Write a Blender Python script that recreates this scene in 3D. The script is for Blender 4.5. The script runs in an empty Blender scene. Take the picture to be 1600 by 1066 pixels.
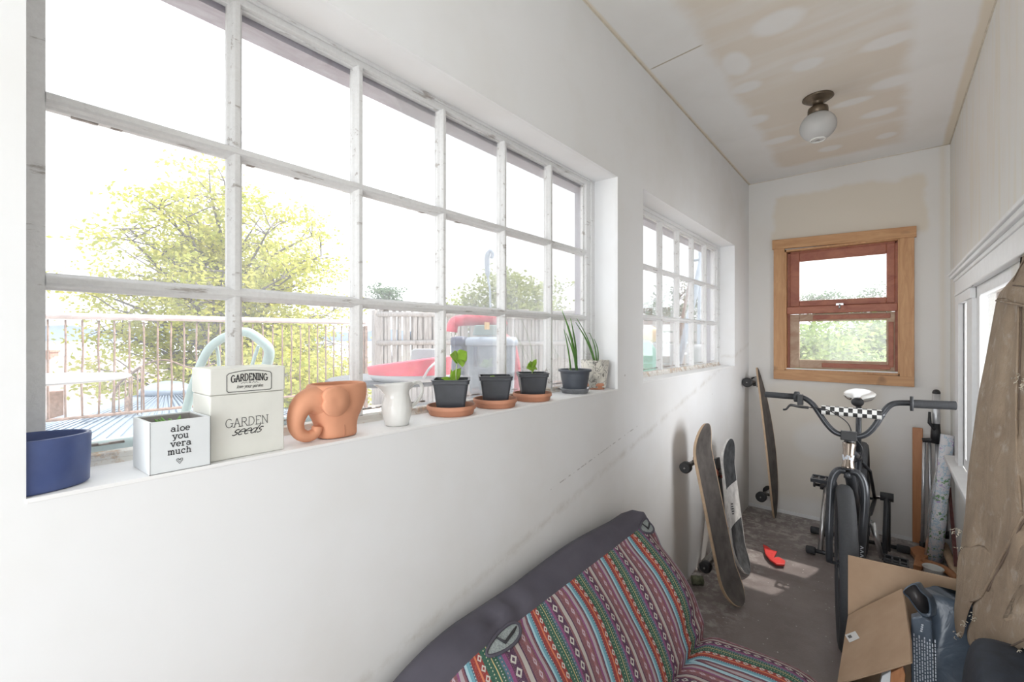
import bpy, math, random
from mathutils import Vector, Matrix, noise
PI = math.pi
C = bpy.context.scene.collection
V = Vector
# ------------------------------------------------------------------ camera, sky, sun, exposure
FPX = 692.0
TH = math.atan(586 / FPX); SN, CS = math.sin(TH), math.cos(TH)
CAM = V((.793, 0, 1.25))
cd = bpy.data.cameras.new('camera'); cam = bpy.data.objects.new('camera', cd); C.objects.link(cam)
cam.location = CAM; cam.rotation_euler = (PI / 2, 0, TH)
cd.sensor_fit = 'HORIZONTAL'; cd.sensor_width = 36; cd.lens = 36 * FPX / 1600; cd.shift_y = -3 / 1600
cd.clip_start = .02; cd.clip_end = 3000
bpy.context.scene.camera = cam
world = bpy.data.worlds.new('sky'); bpy.context.scene.world = world; world.use_nodes = True
bg = world.node_tree.nodes['Background']; bg.inputs[0].default_value = (.93, .965, 1, 1); bg.inputs[1].default_value = 1.08
sl = bpy.data.lights.new('sun', 'SUN'); sl.energy = 3.4; sl.angle = math.radians(.8); sl.color = (1, .95, .88)
so = bpy.data.objects.new('sun', sl); C.objects.link(so)
so.rotation_euler = V((-.33, -1, -1.4)).to_track_quat('-Z', 'Y').to_euler()
def area(name, loc, aim, sx, sy, e, col):
    l = bpy.data.lights.new(name, 'AREA'); l.shape = 'RECTANGLE'; l.size = sx; l.size_y = sy; l.energy = e; l.color = col
    o = bpy.data.objects.new(name, l); C.objects.link(o); o.location = loc; o.rotation_euler = V(aim).to_track_quat('-Z', 'Y').to_euler(); return o
area('next_room_fill_light', (2.5, 2.1, 1.3), (-1, .35, .25), 1.5, 1.9, 38, (.97, .985, 1))      # added fill light, unseen, shining in through the inner window
area('rear_fill_light', (.54, -1.55, 1.1), (.05, 1, .60), .95, 2.0, 13, (.93, .965, 1))               # unseen fill light added behind the camera at the open near end
vs = bpy.context.scene.view_settings
vs.view_transform = 'Standard'; vs.look = 'None'; vs.gamma = 1; vs.use_curve_mapping = False
vs.exposure = 1.28

# ------------------------------------------------------------------ helpers
def ray(x, y):
    u = (x - 800) / FPX; v = (530 - y) / FPX
    return V((-SN + u * CS, CS + u * SN, v))
def PX(x, y, X0): d = ray(x, y); return CAM + d * ((X0 - CAM.x) / d.x)
def PY(x, y, Y0): d = ray(x, y); return CAM + d * ((Y0 - CAM.y) / d.y)
def PZ(x, y, Z0): d = ray(x, y); return CAM + d * ((Z0 - CAM.z) / d.z)
def PT(x, y, t): return CAM + ray(x, y) * t

class NT:
    def __init__(s, name):
        s.m = bpy.data.materials.new(name); s.m.use_nodes = True; s.t = s.m.node_tree
        s.b = s.t.nodes['Principled BSDF']; s.out = s.t.nodes['Material Output']
    def put(s, sock, v):
        if hasattr(v, 'is_output'): s.t.links.new(v, sock)
        elif isinstance(v, (tuple, list)) and len(v) == 3 and sock.type == 'RGBA': sock.default_value = (*v, 1)
        else: sock.default_value = v
    def n(s, typ, out=0, props=None, **kw):
        q = s.t.nodes.new(typ)
        for k, v in (props or {}).items(): setattr(q, k, v)
        for k, v in kw.items():
            key = int(k[1:]) if k[0] == 'i' and k[1:].isdigit() else k.replace('_', ' ')
            s.put(q.inputs[key], v)
        return q.outputs[out]
    def ma(s, op, a, b=0., c=0.): return s.n('ShaderNodeMath', 0, {'operation': op}, i0=a, i1=b, i2=c)
    def mix(s, f, a, b): return s.n('ShaderNodeMix', 2, {'data_type': 'RGBA'}, i0=f, i6=a if not isinstance(a, tuple) else (*a[:3], 1), i7=b if not isinstance(b, tuple) else (*b[:3], 1))
    def obj(s): return s.n('ShaderNodeTexCoord', 3)
    def uv(s): return s.n('ShaderNodeTexCoord', 2)
    def mapp(s, v, sc): return s.n('ShaderNodeMapping', 0, None, Vector=v, Scale=sc)
    def noise(s, v, scale, detail=4, rough=.55, dist=0): return s.n('ShaderNodeTexNoise', 0, None, Vector=v, Scale=scale, Detail=detail, Roughness=rough, Distortion=dist)
    def ramp(s, f, stops, interp='LINEAR'):
        q = s.t.nodes.new('ShaderNodeValToRGB'); cr = q.color_ramp; cr.interpolation = interp
        while len(cr.elements) < len(stops): cr.elements.new(.5)
        for e, (p, c) in zip(cr.elements, stops):
            e.position = p; e.color = (*c, 1) if isinstance(c, tuple) else (c, c, c, 1)
        s.put(q.inputs[0], f); return q.outputs[0]
    def bump(s, h, st=.3, d=.002):
        s.t.links.new(s.n('ShaderNodeBump', 0, None, Strength=st, Distance=d, Height=h), s.b.inputs['Normal'])
    def fin(s, col=None, rough=.5, metal=0, spec=None):
        if col is not None: s.put(s.b.inputs['Base Color'], col)
        s.put(s.b.inputs['Roughness'], rough); s.b.inputs['Metallic'].default_value = metal
        if spec is not None: s.b.inputs['Specular IOR Level'].default_value = spec
        return s.m

def plain(name, col, rough=.5, metal=0, var=.12, scale=30, bump=0, spec=None):
    q = NT(name); c = q.obj(); f = q.noise(c, scale)
    lo = tuple(max(0, x * (1 - var)) for x in col); hi = tuple(min(1, x * (1 + var)) for x in col)
    o = q.ramp(f, [(.3, lo), (.7, hi)])
    if bump: q.bump(f, bump, .002)
    return q.fin(o, rough, metal, spec)

class MB:
    def __init__(s): s.v = []; s.f = []; s.uv = []; s.sm = []
    def add(s, vs, fs, smooth=False, uvs=None):
        o = len(s.v); s.v += [tuple(p) for p in vs]
        for f in fs: s.f.append(tuple(i + o for i in f)); s.sm.append(smooth)
        s.uv += uvs if uvs else [(p[0], p[1]) for p in vs]
        return s
    def box(s, a, b, M=None):
        x0, y0, z0 = a; x1, y1, z1 = b
        vs = [V(p) for p in ((x0, y0, z0), (x1, y0, z0), (x1, y1, z0), (x0, y1, z0), (x0, y0, z1), (x1, y0, z1), (x1, y1, z1), (x0, y1, z1))]
        if M: vs = [M @ p for p in vs]
        return s.add(vs, [(0, 3, 2, 1), (4, 5, 6, 7), (0, 1, 5, 4), (1, 2, 6, 5), (2, 3, 7, 6), (3, 0, 4, 7)])
    def tube(s, pts, r, n=10, cap=True, closed=False, sq=1):
        pts = [V(p) for p in pts]; m = len(pts)
        rs = r if isinstance(r, (list, tuple)) else [r] * m
        vs = []; up = None
        for i, p in enumerate(pts):
            if closed: d = pts[(i + 1) % m] - pts[i - 1]
            else: d = pts[min(i + 1, m - 1)] - pts[max(i - 1, 0)]
            d.normalize()
            if up is None:
                up = V((0, 0, 1)) if abs(d.z) < .9 else V((0, 1, 0))
            a = d.cross(up)
            if a.length < 1e-4: a = d.cross(V((1, .1, 0)))
            a.normalize(); b = a.cross(d).normalized(); up = b
            for k in range(n):
                t = 2 * PI * k / n; vs.append(p + a * math.cos(t) * rs[i] + b * math.sin(t) * rs[i] * sq)
        fs = []
        for i in range(m if closed else m - 1):
            j = (i + 1) % m
            for k in range(n):
                l = (k + 1) % n; fs.append((i * n + k, i * n + l, j * n + l, j * n + k))
        s.add(vs, fs, True)
        if cap and not closed:
            o = len(s.v) - len(vs)
            s.f.append(tuple(o + k for k in range(n - 1, -1, -1))); s.sm.append(False)
            s.f.append(tuple(o + (m - 1) * n + k for k in range(n))); s.sm.append(False)
        return s
    def lathe(s, prof, c=(0, 0, 0), n=32, M=None, sx=1, sy=1, closed=False):
        vs = []; uvs = []
        for j, (r, z) in enumerate(prof):
            for k in range(n):
                t = 2 * PI * k / n; p = V((r * math.cos(t) * sx, r * math.sin(t) * sy, z))
                if M: p = M @ p
                vs.append(p + V(c)); uvs.append((k / n, z))
        fs = []; m = len(prof)
        for j in range(m if closed else m - 1):
            jj = (j + 1) % m
            for k in range(n):
                l = (k + 1) % n; fs.append((j * n + k, j * n + l, jj * n + l, jj * n + k))
        if not closed:
            fs.append(tuple(range(n - 1, -1, -1))); fs.append(tuple((m - 1) * n + k for k in range(n)))
        return s.add(vs, fs, True, uvs)
    def loft(s, rings, cap=True, smooth=True):
        n = len(rings[0]); vs = [p for r in rings for p in r]; fs = []
        for j in range(len(rings) - 1):
            for k in range(n):
                l = (k + 1) % n; fs.append((j * n + k, j * n + l, (j + 1) * n + l, (j + 1) * n + k))
        if cap: fs.append(tuple(range(n - 1, -1, -1))); fs.append(tuple((len(rings) - 1) * n + k for k in range(n)))
        return s.add(vs, fs, smooth)
    def grid(s, rows, smooth=True, uvs=None, thick=0):
        nr, nc = len(rows), len(rows[0]); vs = [p for r in rows for p in r]
        fs = [(i * nc + j, i * nc + j + 1, (i + 1) * nc + j + 1, (i + 1) * nc + j) for i in range(nr - 1) for j in range(nc - 1)]
        return s.add(vs, fs, smooth, uvs)
    def prism(s, pts, off):
        """polygon of 3D points extruded by vector off"""
        n = len(pts); vs = [V(p) for p in pts] + [V(p) + V(off) for p in pts]
        fs = [tuple(range(n - 1, -1, -1)), tuple(range(n, 2 * n))] + [(k, (k + 1) % n, n + (k + 1) % n, n + k) for k in range(n)]
        return s.add(vs, fs)
    def sphere(s, c, r, n=16, sc=(1, 1, 1)):
        prof = [(math.sin(PI * j / (n // 2)) * r * 1 + 1e-5, -math.cos(PI * j / (n // 2)) * r) for j in range(n // 2 + 1)]
        M = Matrix.Diagonal((sc[0], sc[1], sc[2], 1))
        return s.lathe(prof, c, n, M)
    def build(s, name, mat, parent=None, bevel=0, thick=0, sub=0, loc=None):
        me = bpy.data.meshes.new(name); me.from_pydata(s.v, [], s.f)
        me.polygons.foreach_set('use_smooth', s.sm)
        uvl = me.uv_layers.new(name='UVMap')
        li = [0] * len(me.loops); me.loops.foreach_get('vertex_index', li)
        uvl.data.foreach_set('uv', [c for i in li for c in s.uv[i]])
        me.materials.append(mat); me.validate()
        o = bpy.data.objects.new(name, me); C.objects.link(o)
        if parent is not None:
            o.parent = parent; o.matrix_parent_inverse = Matrix.Identity(4)
            if s.world: me.transform(Matrix.Translation(-worldloc(parent)))
        if thick: q = o.modifiers.new('solid', 'SOLIDIFY'); q.thickness = thick; q.offset = -1
        if bevel: q = o.modifiers.new('bevel', 'BEVEL'); q.width = bevel; q.segments = 2; q.limit_method = 'ANGLE'
        if sub: q = o.modifiers.new('sub', 'SUBSURF'); q.levels = sub; q.render_levels = sub
        return o
    world = True
def worldloc(o):
    p = V(o.location)
    while o.parent: o = o.parent; p += o.location
    return p
def setp(o, label, cat, group=None, kind=None):
    if label: o['label'] = label
    if cat: o['category'] = cat
    if group: o['group'] = group
    if kind: o['kind'] = kind
    return o
def thing(name, loc, label, cat, group=None):
    o = bpy.data.objects.new(name, None); C.objects.link(o); o.location = loc; o.empty_display_size = .05
    return setp(o, label, cat, group)
def struct(o, label=None): o['kind'] = 'structure'; return setp(o, label, None)
def shifted(root, d):
    """move a finished thing (empty, its parts follow)"""
    root.location = V(root.location) + V(d)
def dup(root, loc, label, names=None):
    def rec(o, par):
        c = o.copy(); C.objects.link(c)
        if par: c.parent = par
        for ch in [q for q in bpy.data.objects if q.parent == o]: rec(ch, c)
        return c
    r = rec(root, None); r.location = loc
    if label: r['label'] = label
    return r
def smooth_path(pts, n=6, closed=False):
    pts = [V(p) for p in pts]; out = []; m = len(pts)
    rng = range(m) if closed else range(m - 1)
    for i in rng:
        g = lambda k: pts[k % m] if closed else pts[max(0, min(m - 1, k))]
        a, b, c, d = g(i - 1), g(i), g(i + 1), g(i + 2)
        for k in range(n):
            t = k / n
            out.append(.5 * ((2 * b) + (c - a) * t + (2 * a - 5 * b + 4 * c - d) * t * t + (3 * b - a - 3 * c + d) * t ** 3))
    if not closed: out.append(pts[-1])
    return out

# stroke lettering: each glyph = list of polylines in a box of x-height 1 (caps 1.4)
def arc(cx, cy, rx, ry, a0, a1, n=10):
    return [(cx + rx * math.cos(math.radians(a0 + (a1 - a0) * k / n)), cy + ry * math.sin(math.radians(a0 + (a1 - a0) * k / n))) for k in range(n + 1)]
def sf(x, y, w=.16): return [(x - w, y), (x + w, y)]
GL = {
 'a': (.8, [arc(.35, .3, .3, .3, 0, 360, 14), [(.65, .7), (.65, .08), (.8, 0)], arc(.38, .68, .27, .3, 0, 150)]),
 'l': (.5, [[(.25, 1.5), (.25, 0)], sf(.17, 1.5, .09), sf(.25, 0)]),
 'o': (.8, [arc(.4, .5, .36, .5, 0, 360, 16)]),
 'e': (.78, [[(.06, .52), (.7, .52)] + arc(.38, .5, .33, .5, 5, 310, 14)]),
 'y': (.85, [[(.12, 1), (.42, .05)], [(.76, 1), (.36, -.3), (.1, -.42)], sf(.12, 1), sf(.76, 1)]),
 'u': (.85, [[(.15, 1), (.15, .3)] + arc(.4, .3, .25, .3, 180, 360) + [(.65, 1)], [(.65, .4), (.65, 0), (.82, 0)], sf(.09, 1, .09), sf(.59, 1, .09)]),
 'v': (.82, [[(.1, 1), (.4, 0), (.72, 1)], sf(.1, 1), sf(.72, 1)]),
 'r': (.7, [[(.2, 1), (.2, 0)], arc(.48, .62, .28, .36, 180, 45), sf(.2, 0, .18), sf(.12, 1, .09)]),
 'm': (1.15, [[(.15, 1), (.15, 0)], arc(.36, .65, .21, .33, 180, 0) + [(.57, 0)], arc(.78, .65, .21, .33, 180, 0) + [(.99, 0)], sf(.15, 0, .13), sf(.57, 0, .1), sf(1.01, 0, .13), sf(.08, 1, .08)]),
 'n': (.85, [[(.15, 1), (.15, 0)], arc(.4, .65, .25, .33, 180, 0) + [(.65, 0)], sf(.15, 0), sf(.67, 0)]),
 'c': (.75, [arc(.4, .5, .33, .5, 50, 310, 14), [(.62, .95), (.62, .72)]]),
 'h': (.88, [[(.17, 1.5), (.17, 0)], arc(.43, .65, .25, .33, 180, 0) + [(.68, 0)], sf(.17, 0), sf(.7, 0), sf(.1, 1.5, .08)]),
 's': (.65, [arc(.32, .75, .22, .25, 40, 250, 8) + arc(.3, .26, .25, .26, 80, -140, 8)]),
 'd': (.85, [arc(.36, .45, .3, .45, 0, 360, 14), [(.68, 1.5), (.66, .1), (.85, 0)]]),
 'g': (.8, [arc(.36, .5, .28, .45, 0, 360, 14), [(.66, .95), (.64, -.2)] + arc(.36, -.2, .28, .25, 0, -150)]),
 'G': (1.2, [arc(.58, .7, .5, .7, 45, 330, 16), [(1.02, .65), (1.02, .15)], sf(1, .65, .2)]),
 'A': (1.15, [[(.12, 0), (.55, 1.4), (1.0, 0)], [(.28, .5), (.85, .5)], sf(.12, 0), sf(1.0, 0)]),
 'R': (1.1, [[(.18, 0), (.18, 1.4), (.5, 1.4)] + arc(.55, 1.05, .32, .35, 90, -90) + [(.18, .7)], [(.5, .7), (1.0, 0)], sf(.18, 0), sf(1.02, 0, .1)]),
 'D': (1.15, [[(.18, 0), (.18, 1.4), (.45, 1.4)] + arc(.45, .7, .55, .7, 90, -90) + [(.08, 0)]]),
 'E': (1.0, [[(.85, 1.15), (.85, 1.4), (.1, 1.4)], [(.2, 1.4), (.2, 0)], [(.2, .72), (.65, .72)], [(.1, 0), (.88, 0), (.88, .28)]]),
 'N': (1.2, [[(.2, 0), (.2, 1.4), (1.0, 0), (1.0, 1.4)], sf(.2, 0), sf(1.0, 1.4)]),
 'I': (.5, [[(.25, 0), (.25, 1.4)], sf(.25, 0), sf(.25, 1.4)]),
 ' ': (.5, []),
}
def lettering(mb, text, cx, cy, h, w, place, slant=0, sx=1, arcf=None, track=0):
    """text centred at (cx,cy) on a face; place(u,v,d) maps face coordinates to space"""
    tot = sum(GL[c][0] + track for c in text) * h * sx; x = cx - tot / 2
    for ch in text:
        adv, lines = GL[ch]
        for ln in lines:
            P = []
            for (a, b) in ln:
                u = x + (a + b * slant) * h * sx; v = cy + b * h
                if arcf: v += arcf(u - cx)
                P.append((u, v))
            for (a, b), (c_, d_) in zip(P, P[1:]):
                L = math.hypot(c_ - a, d_ - b)
                if L < 1e-7: continue
                nx, ny = -(d_ - b) / L * w / 2, (c_ - a) / L * w / 2; ex, ey = (c_ - a) / L * w * .3, (d_ - b) / L * w * .3
                q = [(a - ex + nx, b - ey + ny), (c_ + ex + nx, d_ + ey + ny), (c_ + ex - nx, d_ + ey - ny), (a - ex - nx, b - ey - ny)]
                mb.add([place(u, v) for u, v in q], [(0, 1, 2, 3)])
        x += (adv + track) * h * sx
    return mb
def ribbon(mb, pts, w, place):
    for (a, b), (c_, d_) in zip(pts, pts[1:]):
        L = math.hypot(c_ - a, d_ - b)
        if L < 1e-7: continue
        nx, ny = -(d_ - b) / L * w / 2, (c_ - a) / L * w / 2; ex, ey = (c_ - a) / L * w * .3, (d_ - b) / L * w * .3
        mb.add([place(*q) for q in ((a - ex + nx, b - ey + ny), (c_ + ex + nx, d_ + ey + ny), (c_ + ex - nx, d_ + ey - ny), (a - ex - nx, b - ey - ny))], [(0, 1, 2, 3)])

# ------------------------------------------------------------------ materials
def m_wall(name, base, stain, amt=.35, extra=None):
    q = NT(name); c = q.obj(); f = q.noise(c, 2.2, 4, .6); g = q.noise(c, 60, 3)
    k = q.ma('MULTIPLY', q.ramp(f, [(.45, 0), (.75, 1)]), amt)
    col = q.mix(k, base, stain)
    if extra: col = extra(q, c, col)
    q.bump(g, .06, .001); return q.fin(col, .62, spec=.3)
def rectmask(q, a, b, lo, hi, soft=.04, wob=None):
    """1 inside lo..hi on two socket axes"""
    r = None
    for s_, (l, h) in ((a, (lo[0], hi[0])), (b, (lo[1], hi[1]))):
        if wob: s_ = q.ma('ADD', s_, wob)
        m1 = q.n('ShaderNodeMapRange', 0, {'interpolation_type': 'SMOOTHSTEP'}, Value=s_, From_Min=l - soft, From_Max=l + soft)
        m2 = q.n('ShaderNodeMapRange', 0, {'interpolation_type': 'SMOOTHSTEP'}, Value=s_, From_Min=h + soft, From_Max=h - soft)
        k = q.ma('MULTIPLY', m1, m2); r = k if r is None else q.ma('MULTIPLY', r, k)
    return r
def sepxyz(q, c):
    n = q.t.nodes.new('ShaderNodeSeparateXYZ'); q.t.links.new(c, n.inputs[0]); return n.outputs
def blob(q, a, b, ca, cb, ra, rb, wob):
    d = q.ma('ADD', q.ma('POWER', q.ma('DIVIDE', q.ma('SUBTRACT', a, ca), ra), 2.), q.ma('POWER', q.ma('DIVIDE', q.ma('SUBTRACT', b, cb), rb), 2.))
    d = q.ma('ADD', d, wob)
    return q.n('ShaderNodeMapRange', 0, {'interpolation_type': 'SMOOTHSTEP'}, Value=d, From_Min=1.3, From_Max=.35)
WHITE = (.855, .86, .872); CREAM = (.74, .66, .54)
def left_extra(q, c, col):
    # long diagonal grime band low on the wall, a scratch, fine specks
    x, y, z = sepxyz(q, c)
    n = q.noise(c, 6, 5, .65)
    low = q.n('ShaderNodeMapRange', 0, {'interpolation_type': 'SMOOTHSTEP'}, Value=q.ma('ADD', z, q.ma('MULTIPLY', n, .25)), From_Min=1.02, From_Max=.55)
    col = q.mix(q.ma('MULTIPLY', low, .4), col, (.66, .62, .56))
    l1 = q.ma('ABSOLUTE', q.ma('SUBTRACT', z, q.ma('ADD', .475, q.ma('MULTIPLY', y, .20))))
    n2 = q.noise(c, 14, 5, .7)
    k = q.ma('MULTIPLY', q.n('ShaderNodeMapRange', 0, None, Value=q.ma('ADD', l1, q.ma('MULTIPLY', n, .03)), From_Min=.035, From_Max=.01), q.ramp(n2, [(.4, 0), (.6, 1)]))
    col = q.mix(q.ma('MULTIPLY', k, .45), col, (.5, .46, .40))
    # scratch marks
    l2 = q.ma('ABSOLUTE', q.ma('SUBTRACT', z, q.ma('ADD', .60, q.ma('MULTIPLY', y, .165))))
    k2 = q.ma('MULTIPLY', q.ma('LESS_THAN', l2, .0022), rectmask(q, y, z, (1.12, .5), (1.75, 1.2), .03))
    k2 = q.ma('MULTIPLY', k2, q.ramp(q.noise(c, 40, 2), [(.48, 0), (.56, 1)]))
    col = q.mix(q.ma('MULTIPLY', k2, .55), col, (.35, .33, .32))
    sp = q.n('ShaderNodeTexVoronoi', 0, None, Vector=c, Scale=5.)
    k3 = q.ma('MULTIPLY', q.ma('LESS_THAN', sp, .022), .6)
    return q.mix(k3, col, (.4, .38, .36))
def back_extra(q, c, col):
    x, y, z = sepxyz(q, c); w = q.ma('MULTIPLY', q.ma('SUBTRACT', q.noise(c, 5), .5), .12)
    a = rectmask(q, x, z, (.16, 1.9), (.97, 2.26), .02, w)
    b = q.ma('MULTIPLY', rectmask(q, x, z, (.12, .12), (.75, .92), .06, w), .75)
    e = rectmask(q, x, z, (1.035, .3), (1.06, 2.5), .012, q.ma('MULTIPLY', w, .1))
    k = q.ma('MAXIMUM', q.ma('MAXIMUM', a, b), q.ma('MULTIPLY', e, .6))
    m = blob(q, x, z, .44, .55, .16, .14, w)
    k = q.ma('MULTIPLY', k, q.ma('SUBTRACT', 1., q.ma('MULTIPLY', m, .7)))
    return q.mix(q.ma('MULTIPLY', k, .62), col, (.72, .63, .50))
def right_extra(q, c, col):
    s_ = q.noise(q.mapp(c, (1, 9, .7)), 2.5, 4, .6)
    return q.mix(q.ma('MULTIPLY', q.ramp(s_, [(.48, 0), (.62, 1)]), .35), col, (.78, .70, .54))
def ceil_extra(q, c, col):
    x, y, z = sepxyz(q, c); n = q.noise(c, 4, 4, .6); w = q.ma('MULTIPLY', q.ma('SUBTRACT', n, .5), .10)
    a = rectmask(q, x, y, (.25, .95), (.86, 3.47), .035, w)
    spots = None
    for (sx_, sy_, ra, rb) in CSP:
        b = blob(q, x, y, sx_, sy_, ra, rb, q.ma('MULTIPLY', w, 8.))
        spots = b if spots is None else q.ma('MAXIMUM', spots, b)
    band = q.ramp(q.noise(q.mapp(c, (.6, 3.2, 1)), 1.6, 3), [(.48, 0), (.62, 1)])
    k = q.ma('MULTIPLY', a, q.ma('SUBTRACT', 1., q.ma('MULTIPLY', spots, .9)))
    k = q.ma('MULTIPLY', k, q.ma('SUBTRACT', 1., q.ma('MULTIPLY', band, .55)))
    col = q.mix(q.ma('MULTIPLY', k, .75), col, (.77, .68, .57))
    # unfinished joint at the wall line
    e = q.ma('ADD', rectmask(q, x, y, (-.05, -3), (.012, 3.8), .006, q.ma('MULTIPLY', w, .1)), rectmask(q, x, y, (1.045, -3), (1.2, 3.8), .01, q.ma('MULTIPLY', w, .2)))
    col = q.mix(q.ma('MULTIPLY', e, .5), col, (.72, .58, .36))
    crack = q.ma('LESS_THAN', q.ma('ABSOLUTE', q.ma('ADD', q.ma('SUBTRACT', y, 1.83), q.ma('MULTIPLY', q.ma('SUBTRACT', x, .1), .10))), .004)
    crack = q.ma('MULTIPLY', crack, rectmask(q, x, y, (.02, 1.5), (.235, 2.2), .01))
    return q.mix(q.ma('MULTIPLY', crack, .7), col, (.40, .32, .20))
CSP = [(p.x, p.y, ra, rb) for p, ra, rb in ((PZ(1166, 137, 2.41), .07, .05), (PZ(1262, 101, 2.41), .06, .05), (PZ(1388, 64, 2.41), .09, .05), (PZ(1215, 35, 2.41), .09, .07), (PZ(1395, 128, 2.41), .09, .06), (PZ(1180, 188, 2.41), .07, .06), (PZ(1372, 177, 2.41), .08, .05), (PZ(1215, 220, 2.41), .09, .05), (PZ(1297, 232, 2.41), .06, .05), (PZ(1385, 212, 2.41), .05, .05), (PZ(1330, 160, 2.41), .09, .04), (PZ(1150, 100, 2.41), .05, .1))]
M = {}
M['wall_l'] = m_wall('white_painted_plaster', WHITE, (.76, .74, .71), .5, left_extra)
M['wall_b'] = m_wall('patched_plaster', (.79, .77, .745), (.76, .72, .67), .5, back_extra)
M['wall_r'] = m_wall('streaked_plaster', (.81, .80, .775), (.78, .74, .68), .5, right_extra)
M['ceil'] = m_wall('taped_drywall', (.89, .88, .865), (.75, .73, .69), .4, ceil_extra)
M['reveal'] = m_wall('reveal_paint', (.90, .90, .90), (.86, .86, .86), .3)
q = NT('chipped_white_paint'); c = q.obj(); a = q.noise(q.mapp(c, (6, 1, 6)), 9, 6, .7); b = q.noise(c, 120, 4, .7)
k = q.ramp(a, [(.60, 0), (.66, 1)]); col = q.mix(q.ramp(b, [(.4, 0), (.7, .35)]), (.78, .78, .78), (.62, .61, .61))
q.bump(q.ma('ADD', b, k), .5, .002); M['sash'] = q.fin(q.mix(q.ma('MULTIPLY', k, .75), col, (.36, .32, .29)), .6)
q = NT('peeling_sill_paint'); c = q.obj(); a = q.noise(c, 22, 6, .7); b = q.noise(c, 90, 4, .7)
k = q.ramp(a, [(.5, 0), (.58, 1)]); q.bump(a, .6, .003); M['peel'] = q.fin(q.mix(k, (.80, .78, .74), q.ramp(b, [(.4, (.62, .45, .30)), (.6, (.55, .52, .50))])), .7)
q = NT('window_glass'); t_ = q.t; g = t_.nodes.new('ShaderNodeBsdfGlass'); t_.nodes.remove(q.b)
tr = t_.nodes.new('ShaderNodeBsdfTransparent'); gl = t_.nodes.new('ShaderNodeBsdfGlossy'); gl.inputs['Roughness'].default_value = .02
df = t_.nodes.new('ShaderNodeBsdfTranslucent'); df.inputs[0].default_value = (.9, .93, .96, 1)
t_.nodes.remove(g); mx = t_.nodes.new('ShaderNodeMixShader'); mx2 = t_.nodes.new('ShaderNodeMixShader')
fr = t_.nodes.new('ShaderNodeFresnel'); fr.inputs[0].default_value = 1.45
t_.links.new(q.ma('MULTIPLY', fr.outputs[0], .6), mx.inputs[0]); t_.links.new(tr.outputs[0], mx.inputs[1]); t_.links.new(gl.outputs[0], mx.inputs[2])
dn = q.noise(q.obj(), 7, 6, .7); t_.links.new(q.ramp(dn, [(.3, .04), (.8, .14)]), mx2.inputs[0])
t_.links.new(mx.outputs[0], mx2.inputs[1]); t_.links.new(df.outputs[0], mx2.inputs[2]); t_.links.new(mx2.outputs[0], q.out.inputs[0]); M['glass'] = q.m

M['clean_glass'] = M['glass'].copy(); M['clean_glass'].name = 'clean_window_glass'
for n_ in M['clean_glass'].node_tree.nodes:
    if n_.type == 'VALTORGB': n_.color_ramp.elements[0].color = (0, 0, 0, 1); n_.color_ramp.elements[1].color = (.03, .03, .03, 1)
def wood(name, c1, c2, sc=(1, 1, 8), rough=.5, knots=True):
    q = NT(name); c = q.obj(); g = q.noise(q.mapp(c, sc), 6, 6, .65, 1.5)
    col = q.ramp(g, [(.3, c1), (.7, c2)])
    if knots:
        v = q.noise(c, 7, 2); col = q.mix(q.ramp(v, [(.68, 0), (.76, .6)]), col, tuple(x * .45 for x in c1))
    q.bump(g, .1, .001); return q.fin(col, rough)
M['fir'] = wood('fir_casing_wood', (.50, .25, .11), (.66, .38, .19), (5, 5, .6))
M['fir_h'] = wood('fir_board', (.50, .25, .11), (.66, .38, .19), (.6, 5, 5))
M['redwood'] = wood('red_stained_sash', (.33, .10, .065), (.50, .20, .12), (1, 4, 1.5))
M['rubbed'] = wood('rubbed_sash_wood', (.42, .26, .18), (.62, .48, .36), (1, 4, 2), .7)
M['ewood'] = wood('weathered_outside_trim', (.30, .27, .31), (.44, .42, .48), (6, 2, 1), .8, False)
M['orangewood'] = wood('orange_brown_wood', (.42, .17, .07), (.56, .27, .13), (5, 5, .6), .45, False)
M['maroon'] = wood('dark_maroon_board', (.16, .06, .06), (.26, .12, .11), (5, 5, .6), .4, False)
M['graywood'] = wood('weathered_grey_wood', (.26, .24, .23), (.48, .46, .45), (6, 6, .5), .85, False)
M['deckwood'] = wood('pale_deck_boards', (.50, .44, .40), (.64, .58, .53), (1, .4, 1), .8, False)
# floor
q = NT('worn_floor_paint'); c = q.obj(); x, y, z = sepxyz(q, c)
n1 = q.noise(c, 3.5, 5, .6); n2 = q.noise(c, 16, 6, .75); n3 = q.noise(q.mapp(c, (1, 2.6, 1)), 55, 3, .7); n4 = q.noise(c, 170, 2)
col = q.ramp(n1, [(.3, (.175, .142, .135)), (.7, (.275, .235, .226))])
edge = q.n('ShaderNodeMapRange', 0, {'interpolation_type': 'SMOOTHSTEP'}, Value=q.ma('ADD', x, q.ma('MULTIPLY', n1, .5)), From_Min=.62, From_Max=.25)
back = q.n('ShaderNodeMapRange', 0, {'interpolation_type': 'SMOOTHSTEP'}, Value=q.ma('ADD', y, q.ma('MULTIPLY', n1, .8)), From_Min=3.2, From_Max=3.9)
wear = q.ma('MULTIPLY', q.ma('MAXIMUM', edge, q.ma('MULTIPLY', back, .75)), q.ramp(n2, [(.47, 0), (.60, 1)]))
col = q.mix(q.ma('MULTIPLY', wear, .85), col, (.64, .61, .58))
col = q.mix(q.ramp(n3, [(.64, 0), (.74, .55)]), col, (.42, .39, .38))
vo = q.n('ShaderNodeTexVoronoi', 0, None, Vector=c, Scale=26.)
col = q.mix(q.ma('MULTIPLY', q.ma('LESS_THAN', vo, .07), .8), col, (.70, .67, .64))
q.bump(q.ma('ADD', n4, q.ma('MULTIPLY', n2, .5)), .25, .003)
M['floor'] = q.fin(col, q.ramp(n2, [(.3, .28), (.7, .5)]), spec=.5)

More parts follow.
